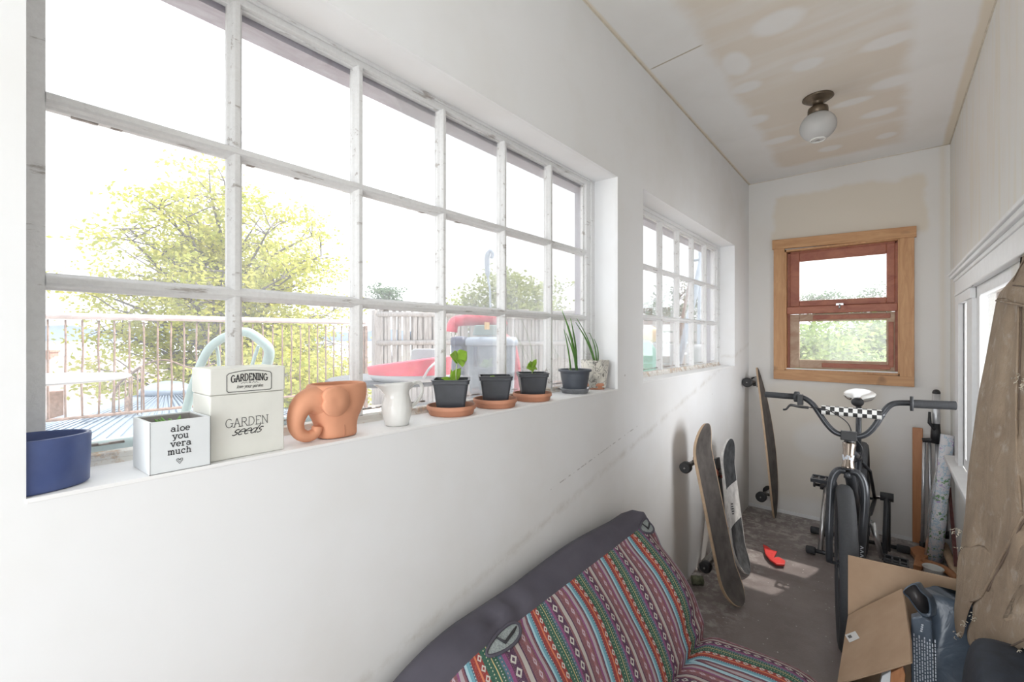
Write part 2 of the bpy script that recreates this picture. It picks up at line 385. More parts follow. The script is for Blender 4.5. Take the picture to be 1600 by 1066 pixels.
M['black'] = plain('black_plastic', (.025, .025, .027), .45)
M['blackmetal'] = plain('black_painted_metal', (.05, .053, .060), .28, .3)
M['rubber'] = plain('black_rubber', (.048, .050, .055), .7, bump=.2, scale=200)
M['graysteel'] = plain('grey_steel', (.5, .5, .5), .3, .9)
M['chrome'] = plain('chrome', (.75, .74, .72), .12, 1, .02)
M['bronze'] = plain('dark_bronze', (.16, .125, .09), .38, .8)
M['alu'] = plain('brushed_aluminium', (.62, .63, .65), .35, .7)
M['terra'] = plain('terracotta', (.72, .34, .205), .75, 0, .08, 12, .08)
M['terra2'] = plain('terracotta_saucer', (.56, .26, .16), .7, 0, .1, 20, .08)
M['blue'] = plain('blue_glaze', (.075, .11, .27), .35, 0, .18, 14, .03)
M['whiteceramic'] = plain('white_glazed_ceramic', (.80, .80, .78), .18, 0, .02)
M['tin'] = plain('cream_enamel_tin', (.79, .79, .74), .35, 0, .02)
M['whitebox'] = plain('white_painted_box', (.79, .82, .84), .5, 0, .02)
M['boxin'] = plain('grey_box_inside', (.36, .34, .33), .8)
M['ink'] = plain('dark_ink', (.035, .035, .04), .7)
M['grayink'] = plain('grey_ink', (.13, .13, .13), .7)
M['soil'] = plain('potting_soil', (.05, .038, .03), .95, 0, .5, 80, .8)
M['potblack'] = plain('black_nursery_plastic', (.050, .054, .064), .38, 0, .25, 18, .05)
M['potgrey'] = plain('dark_grey_plastic', (.075, .085, .105), .45)
M['clear'] = plain('clear_plastic_dish', (.7, .72, .76), .15)
M['clear'].node_tree.nodes['Principled BSDF'].inputs['Transmission Weight'].default_value = .75
M['leaf'] = plain('young_leaf', (.30, .52, .05), .45, 0, .2, 50)
M['leaf'].node_tree.nodes['Principled BSDF'].inputs['Subsurface Weight'].default_value = .0
M['blade'] = plain('green_blade', (.13, .30, .07), .45, 0, .3, 40)
M['stem'] = plain('pale_stem', (.52, .62, .30), .5)
M['bulb'] = plain('pale_bulb_shoot', (.74, .72, .52), .5)
M['succ'] = plain('succulent_green', (.16, .34, .08), .4)
M['charcoal'] = NT('charcoal_stretch_fabric'); q = M['charcoal']; c = q.obj(); n = q.noise(c, 300, 2); q.bump(n, .15, .001)
M['charcoal'] = q.fin(q.ramp(q.noise(c, 8), [(.3, (.072, .066, .086)), (.7, (.10, .093, .118))]), .8)
M['mesh'] = plain('grey_green_mesh', (.34, .38, .38), .8, 0, .35, 300, .5)
q = NT('cardboard'); c = q.obj(); w_ = q.n('ShaderNodeTexWave', 1, None, Vector=c, Scale=60., Distortion=.5)
q.bump(w_, .08, .001); M['card'] = q.fin(q.ramp(q.noise(c, 9, 4), [(.3, (.42, .285, .185)), (.7, (.50, .35, .235))]), .8)
M['paper'] = plain('white_paper', (.8, .8, .79), .7, 0, .02)
M['white'] = plain('white_trim_paint', (.83, .83, .83), .42, 0, .03)
M['red'] = plain('red_plastic', (.72, .035, .03), .4)
M['grip'] = plain('skateboard_grip_tape', (.105, .092, .085), .9, 0, .35, 14, .5)
M['grip2'] = plain('black_grip_tape', (.06, .062, .066), .9, 0, .5, 24, .5)
M['maple'] = plain('maple_ply_edge', (.55, .40, .27), .6)
M['whitegrip'] = plain('scuffed_white_deck', (.68, .66, .64), .7, 0, .2, 30)
M['wheelred'] = plain('rusty_red_wheel', (.38, .09, .06), .5)
M['truck'] = plain('cast_truck_metal', (.30, .29, .28), .4, .8)
M['headtube'] = plain('raw_smoked_chrome', (.30, .25, .21), .2, .9, .15, 20)
q = NT('checker_pad'); c = q.uv(); ck = q.n('ShaderNodeTexChecker', 1, None, Vector=c, Scale=1.); M['checker'] = q.fin(q.mix(ck, (.82, .82, .80), (.03, .03, .03)), .45)
# patterned cream pot
q = NT('cream_pot_with_leaf_drawing'); c = q.obj(); n = q.noise(c, 16, 2, .5, 2.2)
li = q.ma('ABSOLUTE', q.ma('SUBTRACT', n, .5)); l2 = q.ma('ABSOLUTE', q.ma('SUBTRACT', q.noise(c, 26, 1, .4, 1.), .45))
k = q.ma('MAXIMUM', q.ma('LESS_THAN', li, .022), q.ma('MULTIPLY', q.ramp(q.noise(c, 11, 1), [(.52, 0), (.58, .45)]), 1.)); k = q.ma('MAXIMUM', k, q.ma('MULTIPLY', q.ma('LESS_THAN', l2, .012), .6))
M['leafpot'] = q.fin(q.mix(k, (.76, .73, .66), (.22, .21, .19)), .5)
# gift wrap
q = NT('floral_gift_wrap'); c = q.obj(); n = q.noise(c, 26, 3, .6); v = q.noise(q.mapp(c, (1, 1, 1)), 11, 1)
col = q.ramp(n, [(.36, (.80, .80, .84)), (.45, (.80, .80, .84)), (.49, (.42, .60, .74)), (.53, (.80, .80, .84)), (.60, (.80, .80, .84)), (.66, (.50, .40, .68))], 'LINEAR')
x, y, z = sepxyz(q, c); fz = q.ma('ABSOLUTE', q.ma('SUBTRACT', q.ma('FRACT', q.ma('MULTIPLY', z, 10.)), .5))
k = q.ma('MULTIPLY', q.ma('MULTIPLY', q.ma('LESS_THAN', q.ma('ADD', fz, q.ma('MULTIPLY', n, .3)), .40), q.ma('GREATER_THAN', q.noise(c, 60, 2), .55)), q.ma('LESS_THAN', z, .46)); col = q.mix(k, col, (.20, .36, .19))
M['wrap'] = q.fin(col, .35)
# brown duck canvas
q = NT('brown_duck_canvas'); c = q.obj(); n = q.noise(c, 5, 6, .7); g = q.noise(c, 260, 2); f_ = q.noise(c, 18, 6, .7, .5)
col = q.ramp(n, [(.3, (.225, .163, .112)), (.7, (.36, .275, .195))]); col = q.mix(q.ramp(f_, [(.55, 0), (.75, .65)]), col, (.50, .45, .39))
bl = q.n('ShaderNodeVectorMath', 1, {'operation': 'DISTANCE'}, i0=c, i1=tuple(PY(1570, 640, 1.35)))
M['canvas'] = None
q.bump(q.ma('ADD', q.ma('ADD', q.ma('MULTIPLY', g, .25), f_), q.ma('MULTIPLY', q.noise(q.mapp(c, (1, 1, .45)), 16, 3, .6, 1.2), 2.5)), .55, .006); QC = (q, c, col)
k = q.n('ShaderNodeMapRange', 0, None, Value=q.ma('ADD', bl, q.ma('MULTIPLY', q.ma('SUBTRACT', q.noise(c, 40, 4, .7), .5), .10)), From_Min=.05, From_Max=.02)
M['canvas'] = q.fin(q.mix(q.ma('MULTIPLY', k, .55), col, (.10, .09, .09)), .9)
M['thread'] = plain('frayed_cream_thread', (.62, .56, .46), .9)
M['seam'] = plain('dark_seam', (.14, .10, .075), .9)
M['brass'] = plain('brass_grommet', (.62, .50, .28), .3, .9)
M['bag'] = NT('slate_plastic_bag'); q = M['bag']; c = q.obj(); n = q.noise(c, 9, 4, .6, .8); q.bump(n, .5, .01)
M['bag'] = q.fin(q.ramp(n, [(.3, (.065, .085, .115)), (.7, (.11, .14, .18))]), .3)
M['bagin'] = plain('bag_inside', (.05, .045, .045), .4)
M['navy'] = plain('dark_navy_fabric', (.018, .024, .036), .7, 0, .3, 40, .3)
M['print'] = plain('white_print', (.62, .66, .72), .5)
# striped woven sofa cover: u runs across the stripes, v along them
q = NT('striped_woven_cover'); c = q.uv(); nz = q.n('ShaderNodeTexNoise', 0, None, Vector=c, Scale=9., Detail=2.)
x, y, z = sepxyz(q, c); PER = .185
u = q.ma('FRACT', q.ma('DIVIDE', q.ma('ADD', x, q.ma('MULTIPLY', nz, .012)), PER))
teal = (.16, .36, .44); lblue = (.40, .58, .64); dred = (.30, .055, .05); org = (.62, .20, .10); green = (.045, .12, .085); plum = (.10, .05, .09); mag = (.26, .085, .20); grey = (.48, .44, .41); dusty = (.23, .105, .12); dblue = (.09, .16, .22); yel = (.60, .48, .24)
seq = [(.0, lblue), (.035, teal), (.075, dblue), (.10, dred), (.16, org), (.18, dred), (.25, green), (.34, yel), (.355, green), (.41, dblue), (.45, mag), (.49, plum), (.60, dusty), (.63, grey), (.69, plum), (.71, dusty), (.78, (.33, .15, .16)), (.83, dusty), (.87, mag), (.90, (.42, .36, .38)), (.95, dusty), (.98, plum)]
col = q.ramp(u, seq, 'CONSTANT')
def ring(uc, uw, vp, inner, outer, colr, off=0.):
    global col
    a_ = q.ma('DIVIDE', q.ma('ABSOLUTE', q.ma('SUBTRACT', u, uc)), uw)
    b_ = q.ma('MULTIPLY', q.ma('ABSOLUTE', q.ma('SUBTRACT', q.ma('FRACT', q.ma('ADD', q.ma('DIVIDE', y, vp), off)), .5)), 2.6)
    d_ = q.ma('ADD', a_, b_)
    k_ = q.ma('MULTIPLY', q.ma('LESS_THAN', d_, outer), q.ma('GREATER_THAN', d_, inner)) if inner > 0 else q.ma('LESS_THAN', d_, outer)
    col = q.mix(q.ma('MULTIPLY', k_, .9), col, colr)
CW = (.62, .60, .54)
ring(.225, .034, .020, .45, 1., CW); ring(.545, .045, .026, .5, 1.05, CW, .4)
ring(.092, .012, .006, 0, .7, CW); ring(.305, .012, .007, 0, .7, (.66, .62, .40)); ring(.385, .012, .006, 0, .7, CW); ring(.43, .01, .008, 0, .7, (.55, .3, .3)); ring(.805, .03, .026, .4, 1., (.55, .45, .5), .2)
ring(.505, .008, .004, 0, .8, dusty)
wv = q.noise(q.mapp(c, (900, 900, 1)), 1., 2); wv2 = q.noise(q.mapp(c, (60, 200, 1)), 3., 3)
col = q.mix(q.ramp(wv2, [(.5, 0), (.8, .35)]), col, (.45, .42, .42)); q.bump(wv, .35, .001); M['stripe'] = q.fin(col, .9, spec=.2)
# outdoors
M['rust'] = plain('rusted_iron', (.24, .17, .14), .8, .1, .35, 30)
M['railtop'] = plain('weathered_rail_pipe', (.46, .40, .40), .7, 0, .2, 12)
M['shingle'] = plain('faded_roof_shingles', (.34, .29, .29), .9, 0, .2, 6)
M['brick'] = plain('faded_brick', (.42, .25, .20), .9, 0, .25, 14)
M['housewhite'] = plain('white_house_wall', (.75, .76, .76), .7, 0, .04)
M['metalroof'] = plain('blue_metal_roof', (.28, .34, .42), .4, .3, .08)
M['aqua'] = plain('aqua_outdoor_plastic', (.30, .40, .385), .45, 0, .06)
M['tabwhite'] = plain('white_table_top', (.42, .43, .45), .4, 0, .03)
M['water'] = plain('pale_sea', (.42, .50, .58), .3)
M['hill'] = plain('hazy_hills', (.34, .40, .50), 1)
M['grass'] = plain('yard_ground', (.22, .22, .18), 1, 0, .3, 1)
M['bark'] = plain('grey_bark', (.17, .15, .16), .9, 0, .3, 8)
M['pink'] = plain('faded_red_plastic', (.62, .09, .13), .5, 0, .2, 10)
M['bin'] = plain('slate_blue_bin', (.20, .25, .31), .5, 0, .12, 8)
M['bindark'] = plain('dark_blue_bin', (.08, .10, .16), .5, 0, .12, 8)
M['paleblue'] = plain('pale_blue_paint', (.42, .50, .60), .6)
M['green'] = plain('sea_green_plastic', (.12, .48, .34), .5)
M['yellow'] = plain('yellow_orange_plastic', (.75, .48, .18), .5)
def leafmat(name, c1, c2):
    q = NT(name); f = q.noise(q.obj(), 3., 3); col = q.ramp(f, [(.35, c1), (.65, c2)]); q.fin(col, .6, spec=.2)
    tl = q.t.nodes.new('ShaderNodeBsdfTranslucent'); q.t.links.new(col, tl.inputs[0]); mx = q.t.nodes.new('ShaderNodeMixShader'); mx.inputs[0].default_value = .45
    q.t.links.new(q.b.outputs[0], mx.inputs[1]); q.t.links.new(tl.outputs[0], mx.inputs[2]); q.t.links.new(mx.outputs[0], q.out.inputs[0]); return q.m
M['maple_leaf'] = leafmat('yellow_green_leaves', (.38, .42, .09), (.62, .58, .16))
M['oak_leaf'] = leafmat('pale_green_leaves', (.28, .34, .12), (.42, .46, .18))
M['dark_leaf'] = leafmat('blue_green_leaves', (.10, .16, .10), (.16, .22, .14))
M['hedge_leaf'] = leafmat('bright_hedge_leaves', (.16, .25, .08), (.34, .42, .14))
#SPLIT
# ------------------------------------------------------------------ room shell
D = 3.69; W = 1.08; H = 2.41; Y0 = -1.6
def holes_wall(mb, plane, t0, t1, u0, u1, z0, z1, holes):
    """wall slab on X (plane='x', u=Y) or Y (plane='y', u=X), with rectangular openings"""
    def b(ua, ub, za, zb):
        if ub - ua < 1e-4 or zb - za < 1e-4: return
        if plane == 'x': mb.box((t0, ua, za), (t1, ub, zb))
        else: mb.box((ua, t0, za), (ub, t1, zb))
    holes = sorted(holes); u = u0
    for (a, b_, c_, d_) in holes:
        b(u, a, z0, z1); b(a, b_, z0, c_); b(a, b_, d_, z1); u = b_
    b(u, u1, z0, z1); return mb
W1 = (.029, 1.567, 1.055, 1.877); W2 = (1.802, 3.288, 1.066, 1.889); W3 = (.232, .858, 1.022, 1.885); W4 = (2.0, 3.17, .60, 1.475)
W1B = (.0, 1.624, 1.055, 1.902)
wl = MB(); holes_wall(wl, 'x', -.012, 0, Y0, D + .15, 0, H, [W1, W2]); holes_wall(wl, 'x', -.158, -.012, Y0, D + .15, 0, H, [(-.03, 1.64, 1.055, 1.92), W2])
wl.prism([(-.012, 1.567, 1.055), (-.158, 1.629, 1.055), (-.158, 1.64, 1.055), (-.012, 1.64, 1.055)], (0, 0, .865)); wl.prism([(-.012, -.03, 1.877), (-.158, -.03, 1.905), (-.158, -.03, 1.92), (-.012, -.03, 1.92)], (0, 1.67, 0)); wl.prism([(-.012, .029, 1.055), (-.158, .0, 1.055), (-.158, -.03, 1.055), (-.012, -.03, 1.055)], (0, 0, .865))
struct(wl.build('wall_left', M['wall_l']), 'long white plastered wall with two gridded windows')
struct(holes_wall(MB(), 'y', D, D + .13, 0, W + .12, 0, H, [W3]).build('wall_back', M['wall_b']), 'patched end wall around the small wood-framed window')
struct(holes_wall(MB(), 'x', W, W + .12, Y0, D, 0, H, [W4]).build('wall_right', M['wall_r']), 'white right wall with cream streaks beside the jacket')
struct(MB().box((-.125, Y0, -.12), (3.6, D + .15, 0)).build('floor', M['floor']), 'worn dark brown painted floor with pale scuffs')
struct(MB().box((-.17, Y0, H), (3.6, D + .2, H + .15)).build('ceiling', M['ceil']), 'white ceiling with tan unpainted drywall patches')
# outside cladding of the left wall, slightly smaller openings: weathered head and jamb boards
struct(holes_wall(MB(), 'x', -.212, -.159, Y0, D + .2, -2.9, H + .15, [(-.04, 1.596, 1.045, 1.864), (1.80, 3.285, 1.05, 1.864)]).build('trim_1', M['ewood']), 'weathered grey-purple outside boards around the left windows')
# caulk bead at left wall and ceiling
struct(MB().tube([(0, Y0, H), (0, D, H)], .004, 6).build('trim_2', plain('yellowed_caulk', (.74, .68, .57), .7)), 'yellowed joint line between left wall and ceiling')
struct(MB().tube([(W, Y0, H), (W, D, H)], .005, 6).build('trim_3', bpy.data.materials['yellowed_caulk']), 'yellowed joint line between right wall and ceiling')
struct(MB().tube([(0, D, H), (W, D, H)], .004, 6).build('trim_4', bpy.data.materials['yellowed_caulk']), 'joint line between end wall and ceiling')
struct(MB().box((0, D - .006, 0), (W, D, .022)).build('baseboard_back', M['white']), 'thin pale strip at the foot of the end wall')
# next room seen through the window in the right wall
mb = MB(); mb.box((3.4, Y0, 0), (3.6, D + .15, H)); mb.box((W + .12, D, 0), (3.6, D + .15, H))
struct(mb.build('wall_far_room', plain('darkened_room_grey', (.12, .122, .125), .7, 0, .03)), 'darkened grey wall of the next room behind the inner window')  # wall colour darkened to offset the added fill light

def muntin(mb, axis, fixed, a, b, X0=-.126, X1=-.098, wb=.0125, wf=.0072):
    """profiled glazing bar: 'z' = vertical at Y=fixed, 'y' = horizontal at Z=fixed"""
    prof = [(X0, -wb), (X0 + .012, -wb), (X0 + .017, -wb * .75), (X1 - .004, -wf), (X1, -wf * .6), (X1, wf * .6), (X1 - .004, wf), (X0 + .017, wb * .75), (X0 + .012, wb), (X0, wb)]
    if axis == 'z': mb.prism([(x, fixed + w, a) for x, w in prof], (0, 0, b - a))
    else: mb.prism([(x, a, fixed + w) for x, w in prof], (0, b - a, 0))
def grid_window(name, W_, ys, zs, yl, yr, zt, zb, label, dx=0):
    root = thing(name, (-.11, (W_[0] + W_[1]) / 2, W_[2]), label, None); root['kind'] = 'structure'
    fr = MB()
    fr.box((-.124, W_[0], zt), (-.100, W_[1], W_[3])); fr.box((-.124, W_[0], W_[2]), (-.100, yl, zt)); fr.box((-.124, yr, W_[2]), (-.100, W_[1], zt))
    # stepped inner moulding of the sash
    fr.box((-.124, yl - .012, zt - .004), (-.111, yr + .012, zt + .008)); fr.box((-.124, yr - .006, zb), (-.111, yr + .012, zt)); fr.box((-.1, W_[0], zt + .012), (-.094, W_[1], W_[3])); fr.box((-.1, yr + .03, W_[2]), (-.094, W_[1], zt + .012))
    fr.build('window_frame', M['sash'], root, bevel=.0015)
    br = MB(); br.box((-.124, W_[0], W_[2]), (-.096, W_[1], zb)); br.prism([(-.096, W_[0], W_[2]), (-.088, W_[0], W_[2]), (-.096, W_[0], zb - .008)], (0, W_[1] - W_[0], 0))
    br.build('bottom_rail', M['peel'], root, bevel=.002)
    m = MB()
    for y in ys: muntin(m, 'z', y, zb, zt)
    for z in zs: muntin(m, 'y', z, yl, yr, X1=-.096)
    m.build('muntin_grid', M['sash'], root, bevel=.0008)
    pt = MB(); random.seed(len(name) + len(ys)); yy = [yl] + ys + [yr]; zz = [zb] + zs + [zt]
    for a_, b_ in zip(yy, yy[1:]):      # cracked glazing putty and peeling flakes on pane edges
        for z in zs + [zb]:
            y = a_ + .012
            while y < b_ - .014:
                L = random.uniform(.004, .022)
                if random.random() < .5: pt.box((-.128, y, z + .0095), (-.118, y + L, z + .0095 + random.uniform(.001, .004)))
                if random.random() < .45 and z > zb: pt.box((-.128, y, z - .0095 - random.uniform(.001, .004)), (-.118, y + L, z - .0095))
                y += L
    pt.build('cracked_putty', plain('dirty_putty', (.30, .27, .25), .8, 0, .4, 60), root)
    g = MB()
    for a_, b_ in zip(yy, yy[1:]):
        for c_, d_ in zip(zz, zz[1:]): g.box((-.1235, a_, c_), (-.1215, b_, d_))
    g.build('glass_panes', M['glass'], root)
    root.location.x += dx
    return root
K = 1.0392; zk = lambda z: 1.25 + (z - 1.25) * K
grid_window('window_1', W1B, [(.289 + .2444 * k) * K for k in range(5)], [zk(1.332), zk(1.588)], .051 * K, 1.502 * K, zk(1.856), zk(1.079), 'large window of six by three panes with chipped white bars', -.035)
grid_window('window_2', W2, [2.015 + .2455 * k for k in range(5)], [1.358, 1.606], 1.82, 3.245, 1.858, 1.090, 'second window of narrow panes nearer the end wall')
# sills: painted boards on the reveal floor
for i, W_, xb in ((5, W1, -.130), (6, W2, -.0955)):
    struct(MB().box((xb, W_[0], W_[2] - .004), (.0015, W_[1], W_[2] + .002)).build('trim_%d' % i, M['reveal'], bevel=.001), 'white painted sill of the ' + ('large' if i == 5 else 'second') + ' window')
# aqua nosing outside under the first window
setp(MB().tube([(-.235, -.1, 1.062), (-.235, .60, 1.062)], .014, 12).build('outdoor_pipe', M['aqua']), 'pale aqua pipe lying along outside of the big window behind blue pot', 'pipe')

# --- window_3, the wooden one in the end wall
r3 = thing('window_3', (.545, D, .96), 'small wooden sash window with orange fir casing', None); r3['kind'] = 'structure'
mb = MB(); mb.box((.166, D - .021, .962), (.235, D, 1.90)); mb.box((.853, D - .021, .955), (.921, D, 1.90)); mb.build('side_casing', M['fir'], r3, bevel=.002)
MB().prism([(.158, D - .026, 1.898), (.931, D - .026, 1.876), (.931, D - .026, 1.944), (.158, D - .026, 1.966)], (0, .025, 0)).build('head_casing', M['fir_h'], r3, bevel=.002)
MB().prism([(.166, D - .024, .962), (.921, D - .024, .955), (.921, D - .024, 1.018), (.166, D - .024, 1.030)], (0, .023, 0)).build('apron_casing', M['fir_h'], r3, bevel=.002)
mb = MB(); mb.box((.232, D - .018, 1.022), (.245, D + .08, 1.885)); mb.box((.845, D - .018, 1.022), (.858, D + .08, 1.885)); mb.box((.232, D - .018, 1.872), (.858, D + .08, 1.885)); mb.box((.232, D - .018, 1.022), (.858, D + .08, 1.035)); mb.build('jamb', M['fir'], r3, bevel=.001)
def sash(x0, x1, z0, z1, gx0, gx1, gz0, gz1, ya, yb, mt, nm):
    m = MB(); m.box((x0, ya, z0), (gx0, yb, z1)); m.box((gx1, ya, z0), (x1, yb, z1)); m.box((gx0, ya, z0), (gx1, yb, gz0)); m.box((gx0, ya, gz1), (gx1, yb, z1)); return m.build(nm, mt, r3, bevel=.004)
up = sash(.262, .832, 1.480, 1.862, .318, .790, 1.520, 1.800, D + .025, D + .055, M['redwood'], 'upper_sash')
lo = sash(.262, .832, 1.045, 1.425, .318, .790, 1.104, 1.374, D + .020, D + .050, M['rubbed'], 'lower_sash')
MB().box((.245, D + .0, 1.428), (.845, D + .05, 1.478)).build('meeting_rail', M['redwood'], r3, bevel=.004)
mb = MB(); mb.box((.247, D + .03, 1.04), (.262, D + .06, 1.872)); mb.box((.832, D + .03, 1.04), (.845, D + .06, 1.872)); mb.box((.25, D + .03, 1.862), (.84, D + .06, 1.872)); mb.build('sash_stop', M['redwood'], r3)
mb = MB(); mb.box((.80, D + .013, 1.07), (.825, D + .02, 1.36)); mb.box((.40, D + .013, 1.385), (.81, D + .02, 1.415)); mb.box((.45, D + .013, 1.055), (.81, D + .02, 1.085)); mb.build('stained_strip', M['redwood'], r3, bevel=.003)
mb = MB(); mb.box((.245, D - .010, 1.036), (.845, D + .018, 1.044)); mb.build('white_stool', M['white'], r3)
mb = MB(); mb.box((.53, D + .005, 1.478), (.57, D + .03, 1.492)); mb.tube([(.55, D + .012, 1.484), (.55, D + .0, 1.472), (.55, D + .0, 1.455)], .006, 8); mb.build('sash_lock', M['graysteel'], r3)
mb = MB(); mb.box((.318, D + .036, 1.520), (.790, D + .039, 1.800)); mb.box((.318, D + .034, 1.104), (.790, D + .037, 1.374)); mb.build('glass_panes', M['glass'], r3)

# --- window_4, inner casement in the right wall
r4 = thing('window_4', (W, 2.6, .6), 'white trimmed inner window in the right wall behind the jacket', None); r4['kind'] = 'structure'
mb = MB()
mb.box((W - .018, 1.55, 1.475), (W, 3.235, 1.55)); mb.box((W - .024, 1.5, 1.545), (W, 3.25, 1.562)); mb.box((W - .036, 1.5, 1.562), (W, 3.262, 1.578)); mb.box((W - .044, 1.5, 1.578), (W, 3.27, 1.590)); mb.box((W - .022, 1.5, 1.470), (W, 3.235, 1.480))
mb.build('head_trim', M['white'], r4, bevel=.003)
mb = MB(); mb.box((W - .018, 3.11, .62), (W, 3.235, 1.470)); mb.box((W - .0175, 2.70, 1.425), (W + .0005, 3.11, 1.4695)); mb.box((W - .012, 2.70, .62), (W + .03, 2.86, 1.425)); mb.build('side_trim', M['white'], r4, bevel=.002)
mb = MB(); mb.box((W - .052, 1.5, .598), (W, 3.36, .622)); mb.box((W - .02, 1.5, .55), (W, 3.30, .598)); mb.build('stool', M['white'], r4, bevel=.004)
mb = MB(); mb.box((W + .002, 3.05, .67), (W + .03, 3.17, 1.425)); mb.box((W + .002, 2.60, 1.425), (W + .03, 3.17, 1.475)); mb.box((W + .002, 2.62, .67), (W + .029, 2.70, 1.425)); mb.box((W + .002, 2.0, 1.43), (W + .03, 2.60, 1.475)); mb.box((W + .002, 2.0, .62), (W + .03, 3.17, .67))
mb.build('sash', M['white'], r4)
MB().box((W + .012, 2.0, .672), (W + .015, 3.16, 1.424)).build('glass_panes', M['clean_glass'], r4)
q_ = [PX(1503, 453, W - .0185), PX(1520, 444.5, W - .0185), PX(1520, 446.5, W - .0185), PX(1503, 455.5, W - .0185)]; MB().prism(q_, (.002, 0, 0)).build('gap_shade_strip', M['ink'], r4)  # thin dark strip laid on the trim as the shade of a gap
MB().box((W + .0, 2.88, .98), (W + .012, 2.93, 1.0)).build('latch', M['graysteel'], r4)

# ------------------------------------------------------------------ ceiling lamp
lp = PZ(1278, 152, H); cx, cy = lp.x, lp.y
lt = thing('ceiling_lamp', (cx, cy, H), 'flush ceiling lamp with bronze canopy and clear ribbed glass globe', 'lamp')
MB().lathe([(.002, H), (.062, H), (.064, H - .006), (.058, H - .010), (.050, H - .012), (.046, H - .018), (.026, H - .020), (.022, H - .028), (.022, H - .045), (.030, H - .047), (.002, H - .05)][::-1], (cx, cy, 0), 40).build('canopy', M['bronze'], lt)
MB().lathe([(.030, H - .045), (.040, H - .052), (.042, H - .062), (.042, H - .082), (.038, H - .084), (.036, H - .07), (.028, H - .06)][::-1], (cx, cy, 0), 40).build('fitter', M['bronze'], lt)
gm = NT('frosted_ribbed_glass'); gm.fin((.93, .93, .93), .35); gm.b.inputs['Transmission Weight'].default_value = .62; gm.b.inputs['IOR'].default_value = 1.2
prof = []; ZC = H - .140
for k in range(22):
    a = math.radians(-84 + k * (84 + 56) / 21); prof.append((.074 * math.cos(a), ZC + .068 * math.sin(a)))
m_ = MB(); vs = []; n = 72
for (r, z) in prof:
    for k in range(n): rr = r * (1 + .012 * math.cos(k * PI)); vs.append((cx + rr * math.cos(2 * PI * k / n), cy + rr * math.sin(2 * PI * k / n), z))
m_.add(vs, [(j * n + k, j * n + (k + 1) % n, (j + 1) * n + (k + 1) % n, (j + 1) * n + k) for j in range(len(prof) - 1) for k in range(n)], True)
m_.build('glass_globe', gm.m, lt, thick=.002)
MB().tube([(cx + .030 * math.cos(t * PI / 12), cy + .030 * math.sin(t * PI / 12), ZC - .064) for t in range(24)], .004, 8, closed=True).build('rim_ring', M['whiteceramic'], lt)
MB().lathe([(.003, H - .085), (.012, H - .09), (.013, H - .11), (.028, H - .13), (.03, H - .15), (.02, H - .17), (.002, H - .178)][::-1], (cx, cy, 0), 20).build('bulb', M['whiteceramic'], lt)

# ------------------------------------------------------------------ things on the sill
SZ = W1[2] + .0022
# blue oval planter (cut by the wall edge from the camera)
def shell(prof_out, th, zb):
    """outer profile -> closed lathe profile with a wall thickness"""
    inner = [(max(r - th, .002), max(z, zb + th)) for r, z in prof_out]
    return [(.002, prof_out[0][1])] + prof_out + inner[::-1] + [(.002, zb + th)]
bp = thing('oval_planter', (-.045, .065, SZ), 'small matte dark blue oval planter at the left end of the sill', 'planter')
h_ = .067
MB().lathe([(.046, 0), (.0485, .003), (.050, h_ - .003), (.0495, h_), (.047, h_ + .0005), (.0455, h_ - .002), (.044, .006), (.002, .005), (.002, 0)], (-.047, .027, SZ), 56, sx=.86, sy=1.3).build('planter_body', M['blue'], bp)
# aloe box
bx = thing('box_planter', (-.042, .185, SZ), 'white box planter with typewriter lettering beside blue pot', 'planter')
A = V((.0, .146, SZ)); ux = V((-.004, 1, 0)).normalized(); back = V((-1, -.06, 0)).normalized(); LW, LD, LH = .074, .080, .0745
def bxp(u, v, w): return A + ux * u + back * w + V((0, 0, v))
def hexa(mb, u0, u1, v0, v1, w0, w1):
    vs = [bxp(u, v, w) for v in (v0, v1) for (u, w) in ((u0, w0), (u1, w0), (u1, w1), (u0, w1))]
    mb.add(vs, [(0, 1, 2, 3), (7, 6, 5, 4), (0, 4, 5, 1), (1, 5, 6, 2), (2, 6, 7, 3), (3, 7, 4, 0)])
mb = MB(); T = .0035; hexa(mb, 0, LW, 0, LH, 0, T); hexa(mb, 0, LW, 0, LH, LD - T, LD); hexa(mb, 0, T, 0, LH, T, LD - T); hexa(mb, LW - T, LW, 0, LH, T, LD - T); hexa(mb, T, LW - T, 0, T, T, LD - T)
mb.build('box_wall', M['whitebox'], bx, bevel=.0006)
mb = MB(); e = .0006; hexa(mb, T, LW - T, .02, LH - .002, T, T + e); hexa(mb, T, LW - T, .02, LH - .002, LD - T - e, LD - T); hexa(mb, T, T + e, .02, LH - .002, T, LD - T); hexa(mb, LW - T - e, LW - T, .02, LH - .002, T, LD - T); mb.build('lining', M['boxin'], bx)
mb = MB(); pl = lambda u, v: bxp(u, v, -.0004)
for (u0, v0, u1, v1) in ((.0006, 0, .0006, LH), (LW - .0006, 0, LW - .0006, LH), (0, .0006, LW, .0006)): ribbon(mb, [(u0, v0), (u1, v1)], .0006, pl)
mb.build('worn_edge', M['grayink'], bx)
mb = MB()
for k, tx in enumerate(('aloe', 'you', 'vera', 'much')): lettering(mb, tx, .0365 + (0, 0, .0005, -.001)[k], .0580 - k * .0110, .0058, .0012, pl, sx=1.2, track=.14)
hh = [(0, -.0045), (-.0038, .0005), (-.0034, .003), (-.0016, .0032), (0, .001), (.0016, .0032), (.0034, .003), (.0036, .0005), (0, -.0045)]
ribbon(mb, [(a + .035, b + .0145) for a, b in hh], .0006, pl); ribbon(mb, [(a * .5 + .035, b * .5 + .0145) for a, b in hh], .0004, pl)
mb.build('lettering', M['ink'], bx)
mb = MB(); hexa(mb, T, LW - T, .02, .052, T, LD - T); mb.build('soil', M['soil'], bx)
mb = MB(); random.seed(3)
